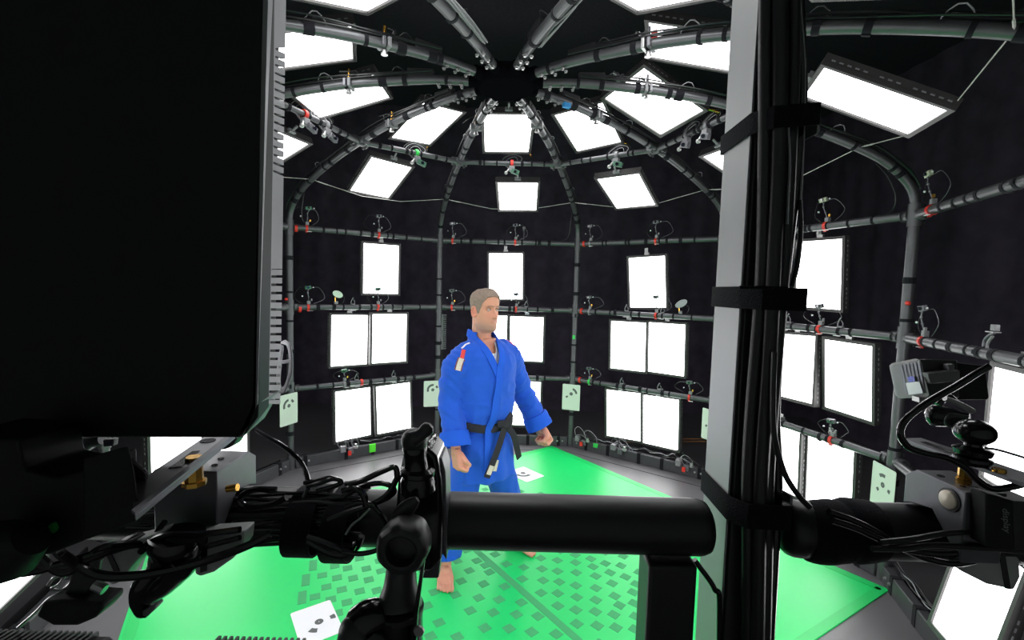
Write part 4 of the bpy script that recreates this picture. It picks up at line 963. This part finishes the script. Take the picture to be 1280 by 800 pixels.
MB().tube(crom(pp([(22, 785), (45, 765), (62, 748), (84, 738)], .45), 4), .0016, 6).obj('steel_cord', M['steel'], jc)

# finned tops of the two boxes at the bottom edge
for px0, px1, py, lab, sl in ((-60, 142, 786, 'black ribbed top of a panel casing in the bottom left corner', 14), (262, 408, 796, 'black ribbed top edge of a casing at the bottom below the white card', 0)):
    a, b = U(px0, py+1, .447), U(px1, py+4, .447)
    t = thing('finned_casing', lab, 'casing', a.lerp(b, .5)+Vector((0, 0, -.1)), 'finned casings at the bottom edge')
    x0, x1, z = a.x, b.x, min(a.z, b.z)-.004
    MB().prism([(x0, .41, z-.2), (x1, .41, z-.2), (x1, .41, z-.006), (x1-.006, .41, z), (x0+.004, .41, z)], (0, .04, 0)).obj('case', M['matte'], t, bevel=.002)
    n = int((x1-x0)/.0062)
    for i in range(n):
        x = x0+.006+i*.0062
        if x > x1-.022: break
        MB().prism([(x, .408, z-.004), (x+.0028, .408, z-.004), (x+.0028+sl*.0004, .452, z-.004), (x+sl*.0004, .452, z-.004)], (0, 0, .0065)).obj('fin', M['black'], t, smooth=False)

# --- centre clamp with knob ---
cc = thing('tube_clamp', 'glossy black tube clamp with top lever and round knob, below centre', 'clamp', U(520, 650, .45))
plate('body', [(496, 700), (494, 640), (497, 600), (503, 572), (510, 560), (535, 560), (546, 572), (551, 600), (553, 650), (551, 700), (540, 716), (505, 716)], .448, .05, M['gloss'], cc, .004)
MB().tube(crom([U(523, 612, .44), U(521, 590, .438), U(519, 570, .436), U(518, 552, .434)], 3), [.017, .0165, .016, .0125, .0115, .0112, .0110, .0115, .0115, .009], 22).obj('neck', M['gloss'], cc)
MB().ball(U(518, 551, .434), (.0125, .012, .0125), 20, 14).obj('lever_knob', M['black'], cc)
P = pp([(516, 549), (524, 545), (532, 538), (539, 532)], .424)
MB().tube(crom(P, 3), [(.008, .006), (.0075, .006), (.007, .005), (.0065, .005), (.006, .005), (.006, .005), (.0065, .005), (.0065, .005), (.006, .0045), (.003, .003)], 14).obj('lever', M['black'], cc)
MB().lathe(U(522, 592, .439), (0.05, 0, 1), [(-.004, .012), (0, .0165), (.004, .0165), (.007, .013)], 24).obj('collar', M['gloss'], cc)
plate('side_plate', [(545, 574), (552, 572), (557, 590), (558, 640), (558, 700), (551, 690), (549, 640)], .462, .035, M['gunmetal'], cc, .001)
tp = plate('foot_plate', [(536, 688), (552, 686), (548, 723), (528, 723)], .452, .012, M['gunmetal'], cc, .001)
MB().lathe(U(538, 709.5, .4518), (0, -1, 0), [(0, .003), (.0006, .003)], 10).obj('screw_hole', M['gloss'], tp)
MB().tube(crom(pp([(497, 664), (500, 648), (510, 634), (522, 624)], .41), 3), [(.004, .002), (.007, .003), (.008, .0035), (.0085, .0035), (.0085, .0035), (.008, .0035), (.0075, .0035), (.0065, .003), (.0055, .003), (.003, .002)], 18).obj('wing', M['black'], cc)
kc_ = U(502, 688, .385); kn = MB()
def ringp(r, y, lob=.0): return [kc_+Vector((r*(1+lob*cos(7*a))*cos(a), y, r*(1+lob*cos(7*a))*sin(a))) for a in [2*pi*i/48 for i in range(48)]]
kn.loft([ringp(.015, .03), ringp(.0215, .024, .02), ringp(.0232, .010, .03), ringp(.0225, .001, .028), ringp(.0200, -.003, .015), ringp(.0150, -.0045), ringp(.0132, -.0035), ringp(.0124, .002), ringp(.0120, .007)])
kn.obj('knob', M['black'], cc)
MB().tube(crom([U(502, 700, .415), U(501, 722, .415), U(500, 745, .412), U(500, 757, .41)], 4), [.0135, .0135, .0138, .014, .0145, .015, .016, .0175, .019, .0195, .020, .0205, .0205], 24).obj('arm', M['black'], cc)
MB().lathe(U(500, 762, .41), (0, 0, 1), [(-.003, .017), (-.002, .0215), (.003, .0218), (.004, .018)], 26).obj('flange', M['black'], cc)
MB().tube([U(499, 762, .41), U(498, 860, .41)], [.0215, .0225], 26).obj('arm_joint', M['gloss'], cc)
MB().tube(crom([U(470, 800, .40), U(455, 782, .40), U(470, 770, .40), U(487, 774, .405)], 4), [.022, .022, .0215, .021, .020, .0185, .017, .016, .015, .014, .013, .012, .011], 20).obj('arm_lobe', M['gloss'], cc)
MB().tube([U(440, 840, .395), U(447, 790, .395)], [.019, .0165], 20).ball(U(447, 789, .395), .0165, 18, 12).obj('arm_lobe', M['black'], cc)
plate('tension_strip', [(527, 700), (531, 700), (522, 770), (517, 860), (512, 860), (516, 770)], .388, .006, M['gloss'], cc, .001)
MB().lathe(U(524, 788, .386), (0, -1, 0), [(0, .005), (.002, .0045)], 8).obj('bolt', M['steel'], cc)

# --- cable bundle strapped to the left tube ---
cb_ = thing('cable_bundle', 'thick tangle of black cables strapped to the near tube left of the centre clamp', 'cables', U(360, 640, .45))
def cab(pts, y, r=.0026, m='gloss', nm='cable'):
    if not isinstance(y, (list, tuple)): y = [y]*len(pts)
    return MB().tube(crom([U(a, b, q) for (a, b), q in zip(pts, y)], 6), r, 8).obj(nm, M[m], cb_)
random.seed(11)
for i in range(17):
    y0 = 616+i*3.9; j = lambda s=4: random.uniform(-s, s)
    cab([(168+j(12), y0+8+j(10)), (215+j(), y0+4+j(9)), (262+j(), y0+2+j(8)), (305, y0+j(6)), (350, y0+j(3)), (392, y0+j(4)), (430, y0+j(6)), (448+j(9), y0+j(9))], [.468-.010*sin(pi*i/17)]*8, random.choice((.0017, .0021, .0025)), random.choice(('cable', 'gloss', 'gloss')))
cab([(432, 606), (452, 601), (476, 590), (492, 584), (496, 590), (494, 602), (484, 618), (466, 630), (436, 640), (410, 650)], .43, .0028)
cab([(430, 618), (452, 608), (476, 604), (492, 610), (488, 620), (462, 632), (430, 642)], .44, .0026)
cab([(432, 634), (450, 628), (468, 634), (482, 652), (484, 672), (474, 686), (452, 692), (428, 690)], .425, .0024)
cab([(428, 622), (446, 612), (456, 620), (456, 634)], .43, .0028)
cab([(428, 614), (440, 610), (452, 616), (458, 632)], .425, .0028)
cab([(384, 676), (398, 684), (416, 692), (432, 693), (446, 684), (452, 670)], .435, .0034)
cab([(384, 671), (400, 676), (420, 684), (436, 690), (444, 680)], .43, .0028)
cab([(345, 612), (318, 612), (302, 620), (301, 629), (312, 633), (340, 630), (358, 622)], .425, .0030)
cab([(384, 608), (400, 604), (414, 599), (424, 600), (426, 604), (416, 608), (396, 614)], .425, .0022)
cab([(380, 604), (400, 599), (412, 597), (422, 599)], .428, .0020)
cab([(462, 636), (450, 648), (440, 656), (432, 668)], .42, .0010, 'pale_cable')
cab([(318, 536), (332, 545), (352, 556), (372, 572), (382, 588), (386, 606), (380, 622)], [.47, .46, .45, .44, .44, .435, .43], .0020)
cab([(322, 538), (340, 550), (362, 566), (378, 582), (383, 600), (382, 614)], [.47, .46, .45, .44, .44, .435], .0014, 'pale_cable')
cab([(338, 668), (305, 684), (260, 700), (215, 712), (165, 720), (125, 719), (98, 706), (76, 692), (66, 680)], [.43, .42, .40, .39, .38, .375, .37, .36, .35], .0040)
cab([(300, 672), (262, 682), (228, 690), (204, 684), (196, 668), (206, 652)], .41, .0026)
cab([(176, 690), (190, 676), (214, 668), (250, 668), (300, 662)], .40, .0030)
for i in range(7):
    cab([(176+i*3, 668+i*2), (130, 688+i*3-i*i*.6), (80, 704+i*2), (30, 716-i*6), (-20, 712-i*9)], [.41, .38, .37, .36, .35], .0034, 'cable' if i % 2 else 'gloss')
for x0, x1, r, dz in ((-.226, -.197, .0335, .004), (-.186, -.161, .0375, .001)):
    mb = MB(); rings = []
    for x in (x0, x1):
        pass
    n = 26
    for i in range(n+1):
        a = 2*pi*i/n; rr = r*(1+.05*sin(3*a+x0*40)); y = YB-.012+(rr+.006)*sin(a); z = ZB+dz+rr*cos(a); sk = .004*cos(a)
        d = Vector((0, sin(a), cos(a)))*.0022
        rings.append([Vector((x0+sk, y, z)), Vector((x1+sk, y, z)), Vector((x1+sk, y, z))+d, Vector((x0+sk, y, z))+d])
    mb.loft(rings, False).obj('strap', M['strap'], cb_, bevel=.0005)
# ================= small gear on the rings =================
def ringmw(m, t, z, r=APO):
    mw = Matrix((ET(m), ER(m), Vector((0, 0, 1)))).transposed().to_4x4(); mw.translation = PT(m, r, z, t); return mw   # x along tube, y outward, z up
def L(mb, name, m, t, **k): return mb.obj(name, m, t, world=False, **k)
def rig_camera(m, t, z, label, clip='red', head='board', big=0, r=APO, h=.13, seed=0, lean=0., clip_r=.028, loop=1):
    rnd = random.Random(int(seed*97+m*31+z*1000+t*500)); s = 1+.25*big
    o = thing('rig_camera', label, 'camera', ringmw(m, t, z, r), 'small cameras clamped to the rings')
    L(MB().lathe((-.011, 0, 0), (1, 0, 0), [(0, clip_r), (0, clip_r+.005), (.022, clip_r+.005), (.022, clip_r)], 14).box((0, -.01, -clip_r-.006), (.018, .014, .012)), 'clip', M[clip], o)
    L(MB().box((.006, 0, clip_r+.018), (.030*s, .026, .032*s)), 'block', M['grey'], o, bevel=.002)
    z0 = clip_r+.034; P = [(.004, -.005, z0), (.002+lean*.3, -.015, z0+h*.3), (-.006+lean*.6, -.02, z0+h*.6), (lean, -.02, z0+h*.85)]
    L(MB().tube(crom(P, 3), .004, 6), 'stem', M['gunmetal'], o)
    for i, p in enumerate(P[1:]): L(MB().ball(p, .0075, 8, 6), 'stem_joint', M['grey'] if i % 2 else M['gunmetal'], o)
    hm = {'board': 'board', 'cream': 'cream', 'dark': 'gunmetal'}[head]; hz = z0+h
    hb = L(MB().box((lean-.004, -.018, hz), (.056*s, .022, .030*s), Matrix.Rotation(-.12, 3, 'Y') @ Matrix.Rotation(.25, 3, 'X')), 'head', M[hm], o, bevel=.002)
    L(MB().lathe((lean-.004, -.029, hz), (0, -1, -.2), [(0, .010*s), (.010, .009*s), (.010, .006*s)], 12), 'lens', M['lens'], hb)
    L(MB().box((.030, -.012, z0+.012), (.012, .012, .02)), 'thumb_screw', M['brass'] if rnd.random() < .4 else M['grey'], o)
    L(MB().ball((lean+.045*s, -.02, hz+.002), .006, 8, 6), 'white_ball', M['white'], o)  # plain white balls beside the head and the stem
    L(MB().ball((-.055, -.02, z0+h*.35), .007, 8, 6), 'white_ball', M['white'], o)
    for q in range(loop+1):
        sx = -1 if q == 0 else 1; w_ = .07+.06*rnd.random()
        P = [(lean+sx*.02, 0, hz-.006), (lean+sx*w_*.8, .01, hz+.004-.02*rnd.random()), (sx*(w_+.03), .015, z0+h*.45), (sx*(w_+.02), .01, z0+.012), (sx*.05, .01, clip_r+.004)]
        L(MB().tube(crom(P, 4), .0022, 5), 'cable', M['cable'] if q == 0 else M['gunmetal'], o)
    L(MB().box((.02, -.03, -clip_r-.004), (.04, .014, .004)), 'under_tab', M['white'] if rnd.random() < .6 else M['grey'], o)
    return o
T, Mi, Lo = RINGZ['top'], RINGZ['mid'], RINGZ['low']
rig_camera(1.5, -.636, T, 'small camera with green board on the top ring beside the leftmost post', lean=.02)
rig_camera(1.5, .071, T, 'small camera on the top ring above the lone panel left of the man', head='dark')
rig_camera(2.5, -.639, T, 'small camera on the top ring just right of the post behind the man', head='dark')
rig_camera(2.5, .073, T, "small camera on the top ring above the man's head", head='dark')
rig_camera(3.5, -.627, T, 'small camera on the top ring just right of the green-taped post', clip='grey', head='dark')
rig_camera(3.5, .116, T, 'small camera on the top ring above the tilted lone panel', head='dark')
rig_camera(4.5, .207, T, 'small camera with cream head on the top ring right of the pillar', head='cream', lean=-.02)
rig_camera(5.5, -.591, T, 'largest small camera with cream head on the top ring right of the right post', head='cream', lean=-.03, h=.15)
rig_camera(1.5, -.624, Mi, 'small camera with green board on the middle ring beside the leftmost post')
rig_camera(1.5, .068, Mi, 'small camera on the middle ring under the lone panel left of the man')
rig_camera(2.5, -.634, Mi, "small camera on the middle ring left of the man's head", head='dark')
rig_camera(2.5, .103, Mi, "small camera on the middle ring right of the man's face", head='dark', h=.11)
rig_camera(3.5, -.604, Mi, 'small camera on the middle ring just right of the green-taped post', clip='grey', head='dark', h=.10)
rig_camera(3.5, .154, Mi, 'small camera on the middle ring in front of the tilted panel base', head='dark')
rig_camera(4.5, .217, Mi, 'small camera on the middle ring right of the pillar under the lone panel', head='dark', h=.11)
rig_camera(5.5, -.55, Mi, 'small camera with grey screen on the middle ring right of the right post', head='dark', h=.13, big=.5)
rig_camera(1.5, -.279, Lo, 'small camera on the low ring between the two left panel pairs', clip='grey', head='board', h=.08)
rig_camera(3.5, -.57, Lo, 'small camera with a green clip on the low ring near the pale card', clip='tagg', head='dark', h=.09)
rig_camera(3.5, .531, Lo, 'small camera on the low ring beside the pillar', head='dark', h=.09)
rig_camera(4.5, .373, Lo, 'small camera on the low ring above the wrapped tube at right', head='dark', h=.08)
ur = 1.45*cos(pi/10)
for m, t, lab, cl, hd in ((.5, -.158, 'camera cluster on the upper ring beside the slotted silver casing', 'red', 'dark'), (.5, .05, 'second camera in the cluster on the upper ring at left, nearer the rib crossing', 'grey', 'dark'),
        (1.5, .03, 'camera with the green box on the upper ring at upper left', 'tagg', 'board'), (2.5, .029, 'camera on the upper ring just above the small hanging panel', 'red', 'board'),
        (3.5, .12, 'camera on the upper ring above the slanting panel left of the pillar', 'grey', 'board'), (4.5, -.062, 'camera cluster on the upper ring beside the pillar top', 'grey', 'dark'),
        (4.5, .141, 'second camera in the cluster on the upper ring touching the pillar', 'grey', 'dark')):
    o = thing('rig_camera', lab, 'camera', ringmw(m, t, 2.952, ur) @ Matrix.Rotation(pi, 4, 'Y'), 'small cameras clamped to the rings')
    L(MB().lathe((-.013, 0, 0), (1, 0, 0), [(0, .025), (0, .032), (.026, .032), (.026, .025)], 14), 'clip', M[cl], o)
    L(MB().box((0, -.01, .05), (.05, .04, .045)), 'block', M['grey'], o, bevel=.003)
    L(MB().box((-.03, -.04, .085), (.075, .03, .04), Matrix.Rotation(.3, 3, 'Y')), 'head', M['board' if hd == 'board' else 'gunmetal'], o, bevel=.003)
    L(MB().lathe((-.03, -.055, .085), (0, -1, .2), [(0, .014), (.012, .013), (.012, .008)], 12), 'lens', M['lens'], o)
    L(MB().tube(crom([(.0, 0, .03), (.03, -.02, .06), (.05, -.03, .09)], 3), .008, 8), 'arm', M['steel'], o)
    L(MB().ball((.052, -.03, .092), .016, 10, 8), 'arm_joint', M['steel'], o)
    for q in range(4):
        w_ = .05+.02*q; L(MB().tube(crom([(-.02, 0, .03), (-w_, .02, -.03-.01*q), (-.02+.01*q, .04, -.07-.01*q), (w_, .02, -.03), (.03, 0, .05)], 4), .0025, 5), 'cable', M['cable' if q % 2 else 'pale_cable'], o)
# spring clips standing on the rings
def clip_thing(m, t, z, label, m2='gunmetal'):
    o = thing('spring_clip', label, 'clip', ringmw(m, t, z), 'bare clips standing on the rings')
    L(MB().tube(crom([(-.014, 0, .026), (-.020, 0, .05), (-.006, -.004, .085), (.004, -.004, .098)], 3), .0045, 6), 'jaw', M['grey'], o)
    L(MB().tube(crom([(.014, 0, .026), (.018, 0, .055), (.004, -.004, .080)], 3), .004, 6), 'jaw', M[m2], o)
    L(MB().box((0, 0, .030), (.036, .03, .012)), 'base', M['grey'], o, bevel=.001)
    L(MB().box((0, -.03, -.032), (.045, .014, .005)), 'under_tab', M['white'], o)
for m, t, z, lab in ((1.5, -.192, Mi, 'bare clip on the middle ring left of the lone panel base'), (2.5, .223, Mi, "bare clip on the middle ring to the right of the man's face"), (3.5, -.168, Mi, 'bare clip on the middle ring at the left corner of the tilted panel'),
        (3.5, .22, Mi, 'bare clip on the middle ring between small camera and pale oval dish'), (4.5, -.059, Mi, 'bare clip on the middle ring nearest the pillar on its right'), (4.5, .37, Mi, 'bare clip on the middle ring left of the right post'),
        (1.5, -.15, Lo, 'left bare clip on the low ring left of the man'), (1.5, .252, Lo, 'right bare clip on the low ring left of the man'), (3.5, -.185, Lo, 'left bare clip on the low ring between the panel pairs right of the man'),
        (3.5, .226, Lo, 'right bare clip on the low ring between the panel pairs right of the man'), (4.5, -.094, Lo, 'bare clip on the low ring just right of the pillar')): clip_thing(m, t, z, lab)
o = thing('phone_holder', 'curved arm with a small grey pad on the middle ring at the right edge', 'holder', ringmw(5.5, .03, Mi), None)
L(MB().tube(crom([(-.05, 0, .02), (-.045, 0, .06), (-.01, 0, .09), (.02, 0, .10)], 4), .006, 8), 'arm', M['gunmetal'], o); L(MB().tube(crom([(-.02, 0, .02), (-.02, 0, .05), (.01, 0, .085)], 4), .006, 8), 'arm', M['grey'], o)
L(MB().box((.01, 0, .104), (.055, .03, .004)), 'pad_plate', M['steel'], o); L(MB().box((.02, 0, .124), (.034, .02, .03)), 'pad', M['grey'], o, bevel=.003)
# oval dishes
def dish(m, t, z, label, tilt, long=1.0, roll=0):
    o = thing('oval_dish', label, 'reflector', ringmw(m, t, z))
    L(MB().box((0, 0, .045), (.034, .03, .03)), 'block', M['grey'], o, bevel=.002)
    L(MB().tube([(-.01, -.01, .055), (-.012, -.012, .10)], .006, 8), 'stem', M['brass'], o)
    R3 = Matrix.Rotation(roll, 3, 'Y') @ Matrix.Rotation(tilt, 3, 'X'); c_ = Vector((.01, -.02, .135)); mb = MB(); rings = []
    for r_, d_ in ((.001, .0), (.02, .002), (.038, .005), (.046, .011), (.047, .014), (.040, .016), (.001, .012)):
        rings.append([c_+R3 @ Vector((r_*cos(2*pi*k/24)*long, -d_, r_*sin(2*pi*k/24)*.72)) for k in range(24)])
    mb.loft(rings); L(mb, 'dish', M['card'] if long < 1.2 else M['pale_cable'], o)
    L(MB().tube(crom([(.05, -.01, .12), (.08, 0, .10), (.07, 0, .05), (.04, 0, .03)], 4), .003, 6), 'cable', M['cable'], o)
dish(1.5, -.36, Mi, 'pale oval dish on a brass stem on the middle ring, left side', .3, 1.1, .45)
dish(3.5, .40, Mi, 'long pale oval head standing on the middle ring beside the pillar', .2, 1.35, -.55)
o = thing('pale_clip', 'pale knobbly clip hanging above the top ring over the man', 'clip', ringmw(2.5, .17, T)); L(MB().ball((0, .02, .17), (.018, .012, .016), 12, 8), 'knob', M['grey'], o); L(MB().ball((-.004, .02, .145), (.014, .012, .012), 12, 8).tube([(0, .03, .14), (0, .03, .02)], .003, 6), 'stem', M['gunmetal'], o)
# small coloured clips and tags
def tagbit(m, t, z, r, size, col, label, name='clip_tag', cat='tag'):
    mw = ringmw(m, t, z, r); o = MB().box((0, 0, 0), size).obj(name, M[col], world=False, mw=mw, bevel=.002); tag(o, label, cat)
tagbit(1.5, .009, .075, APO-.04, (.065, .02, .085), 'limetag', 'bright lime tag on the floor beam left of the man')
tagbit(3.5, -.448, .085, APO-.035, (.05, .02, .045), 'tagg', 'small green tag on the floor beam right of the man')
tagbit(3, 0, 1.28, RAD-.034, (.03, .004, .045), 'tagg', 'strip of green tape round the post right of the man', 'green_tape', 'tape')
tagbit(4.2, 0, 3.03, .45, (.03, .05, .03), 'bluetag', 'small bright blue tag hanging from the ribs right of the hub')
for k, t, z, lab in ((1, -.05, 1.66, 'red clip on the leftmost post just above the middle ring'), (5, .04, 1.80, 'red ball clip on the right post between top and middle rings'),):
    tag(MB().ball((0, 0, 0), (.016, .016, .014), 12, 8).obj('red_clip', M['red'], world=False, mw=ringmw(k, t, z, RAD-.03)), lab, 'clip')
for m, t, z, lab in ((1.5, -.73, T-.01, 'red clip where the top ring meets the leftmost post'), (1.5, -.70, Mi-.015, 'red clip where the middle ring meets the leftmost post'), (3.5, -.70, T, 'red clip on the top ring at the green-taped post'), (3.5, -.70, Mi, 'red clip on the middle ring at the green-taped post'), (3.5, -.69, Lo, 'red clip on the low ring at the green-taped post'), (1.5, -.10, Lo, 'dark red clip on the low ring left of the man')):
    tag(MB().lathe((-.012, 0, 0), (1, 0, 0), [(0, .027), (0, .034), (.024, .034), (.024, .027)], 14).obj('red_clip', M['red'], world=False, mw=ringmw(m, t, z)), lab, 'clip')
# clusters on the floor beams
def cluster(m, t, label, seed, red=1):
    rnd = random.Random(seed); o = thing('cable_clamp', label, 'clamp', ringmw(m, t, .11, APO-.01))
    L(MB().box((-.03, -.03, .01), (.05, .05, .06)), 'block', M['grey'], o, bevel=.003); L(MB().box((.05, -.03, -.02), (.05, .04, .06)), 'block', M['gunmetal'], o, bevel=.003)
    L(MB().lathe((.10, -.04, .0), (0, 0, 1), [(0, .022), (.02, .022), (.02, .014), (.045, .014)], 12), 'wing_nut', M['steel'], o)
    if red: L(MB().box((.03, -.06, -.035), (.032, .02, .045)), 'red_tab', M['red'], o, bevel=.002)
    for q in range(6):
        w_ = .05+.05*rnd.random(); hh = .05+.10*rnd.random(); x0 = rnd.uniform(-.06, .1)
        L(MB().tube(crom([(x0, -.02, 0), (x0-w_*.4, -.03, hh*.7), (x0+.01, -.01, hh), (x0+w_, 0, hh*.5), (x0+w_*1.1, 0, -.02)], 4), .0028, 5), 'cable', M['pale_cable' if q % 2 else 'cable'], o)
cluster(1.5, -.27, 'knot of clamps and cable loops on the floor beam below the left panels', 3)
cluster(3.5, -.64, 'knot of clamps and cable on the floor beam under the pale card', 5)
cluster(3.5, .50, 'knot of clamps and cable on the floor beam next to the pillar', 8)
cluster(3.5, -.20, 'small cable knot on the floor beam between the post and the bottom panels', 12, 0)
cluster(5.5, .12, 'grey-green clamp and cables on the floor beam in the bottom right', 14, 0)
for m, t0, t1, lab in ((1.5, -.1, .75, 'loose cables lying on the floor beam left of the man'), (3.5, -.5, .45, 'loose cables lying on the floor beam right of the man'), (5.5, -.7, .7, 'loose cables in the trough at lower right')):
    o = thing('loose_cable', lab, 'cables', ringmw(m, 0, .12)); rnd = random.Random(m*9)
    for q in range(4):
        n = 16; P = [(t0+(t1-t0)*i/n, .02+.045*rnd.random()*(q+1)/4, .0+.028*rnd.random()*(1+(i % 5 == 0)*1.2)) for i in range(n+1)]
        L(MB().tube(crom(P, 3), .0035, 5), 'cable', M['pale_cable' if q == 1 else 'cable'], o)
# clamps that carry the upper ceiling panels from the ribs
for k, r, z, lab, up in ((9, .76, 3.06, 'clamp with brass spigot gripping the upper left rib', 1), (0, .96, 3.04, 'clamp with brass spigot gripping the level left rib', 1), (1, 1.07, 3.02, 'clamp with brass spigot on the rib left of the hub panel', 1),
                     (2, .80, 3.055, 'clamp on the rib directly left of the panel below the hub', 1), (3, .72, 3.06, 'clamp on the rib directly right of the panel below the hub', 0), (4, .78, 3.055, 'clamp on the rib crossing the slanting panel right of the hub', 0), (5, .86, 3.05, 'clamp on the level rib over the large diamond-like panel', 0), (6, .89, 3.045, 'pale clamp with red lever on the long upper right rib', 0)):
    o = thing('rib_clamp', lab, 'clamp', ringmw(k, 0, z, r) @ Matrix.Rotation(pi/2, 4, 'Z'), 'panel clamps on the dome ribs')
    L(MB().box((-.014, 0, .0), (.018, .09, .05)), 'jaw', M['steel'] if k == 6 else M['grey'], o, bevel=.003); L(MB().box((.014, 0, .0), (.018, .085, .045)), 'jaw', M['gunmetal'], o, bevel=.003)
    L(MB().lathe((0, 0, -.03), (0, 0, -1), [(0, .012), (.016, .012), (.016, .018), (.024, .018)], 8), 'bolt', M['steel'], o)
    L(MB().lathe((0, .0, .03), (0, 0, 1), [(0, .012), (.02, .012), (.02, .008), (.06, .008)], 10), 'spigot', M['brass'] if up else M['gunmetal'], o)
    if k == 6: L(MB().box((.02, .02, .05), (.03, .02, .05)), 'lever', M['red'], o, bevel=.003)
    for q in range(2): L(MB().tube(crom([(-.03, -.06, .03), (-.05, 0, .06+.02*q), (-.03, .07, .045), (.02, .10, .03)], 4), .003, 5), 'cable', M['cable'], o)
# red mains tower seen left of the man: ribbed edge of a stored panel
o = thing('finned_casing', 'grey comb-edged casing standing behind the post left of the man', 'casing', PT(2, RAD+.16, 0, .06), 'finned casings')
c = PT(2, RAD+.16, 1.28, .07)
MB().box(c, (.025, .05, .42)).obj('case', M['grey'], o, bevel=.002)
for i in range(17): MB().box(c+Vector((.028, 0, -.20+i*.025)), (.035, .04, .013)).obj('fin', M['grey'], o, smooth=False)
o = thing('case_stand', 'dark stand that carries the comb-edged casing', 'stand', PT(2, RAD+.16, 0, .06)); MB().box(PT(2, RAD+.16, .535, .07), (.03, .04, 1.07)).obj('column', M['matte'], o); MB().box(PT(2, RAD+.16, .01, .07), (.3, .3, .02)).obj('foot', M['matte'], o)
# orange cords against the drape at right
o = thing('orange_cord', 'pair of thin orange cords stretched low behind the panels left of the pillar', 'cord', PT(3.5, 2.75, .3))
for dz in (0, .03): MB().tube([PT(3.5, 2.72, .08+dz, -.25), PT(3.5, 2.72, .16+dz, .1), PT(3.5, 2.72, .34+dz, .85)], .002, 5).obj('cord', M['orange'], o)
# pipes under the dark ceiling
for a, b, lab in (((-.9, 3.2, 3.95), (.0, 1.9, 3.95), 'dim green-lit pipe under the black ceiling left of centre'), ((.2, 2.6, 3.9), (.9, 3.4, 3.9), 'dim pipe under the black ceiling right of the hub')):
    o = thing('ceiling_pipe', lab, 'pipe', Vector(a)); MB().cyl(a, b, .035, 12).obj('pipe', M['gunmetal'], o); MB().cyl(a, (a[0], a[1], 4.4), .012, 8).cyl(b, (b[0], b[1], 4.4), .012, 8).obj('hanger', M['gunmetal'], o)
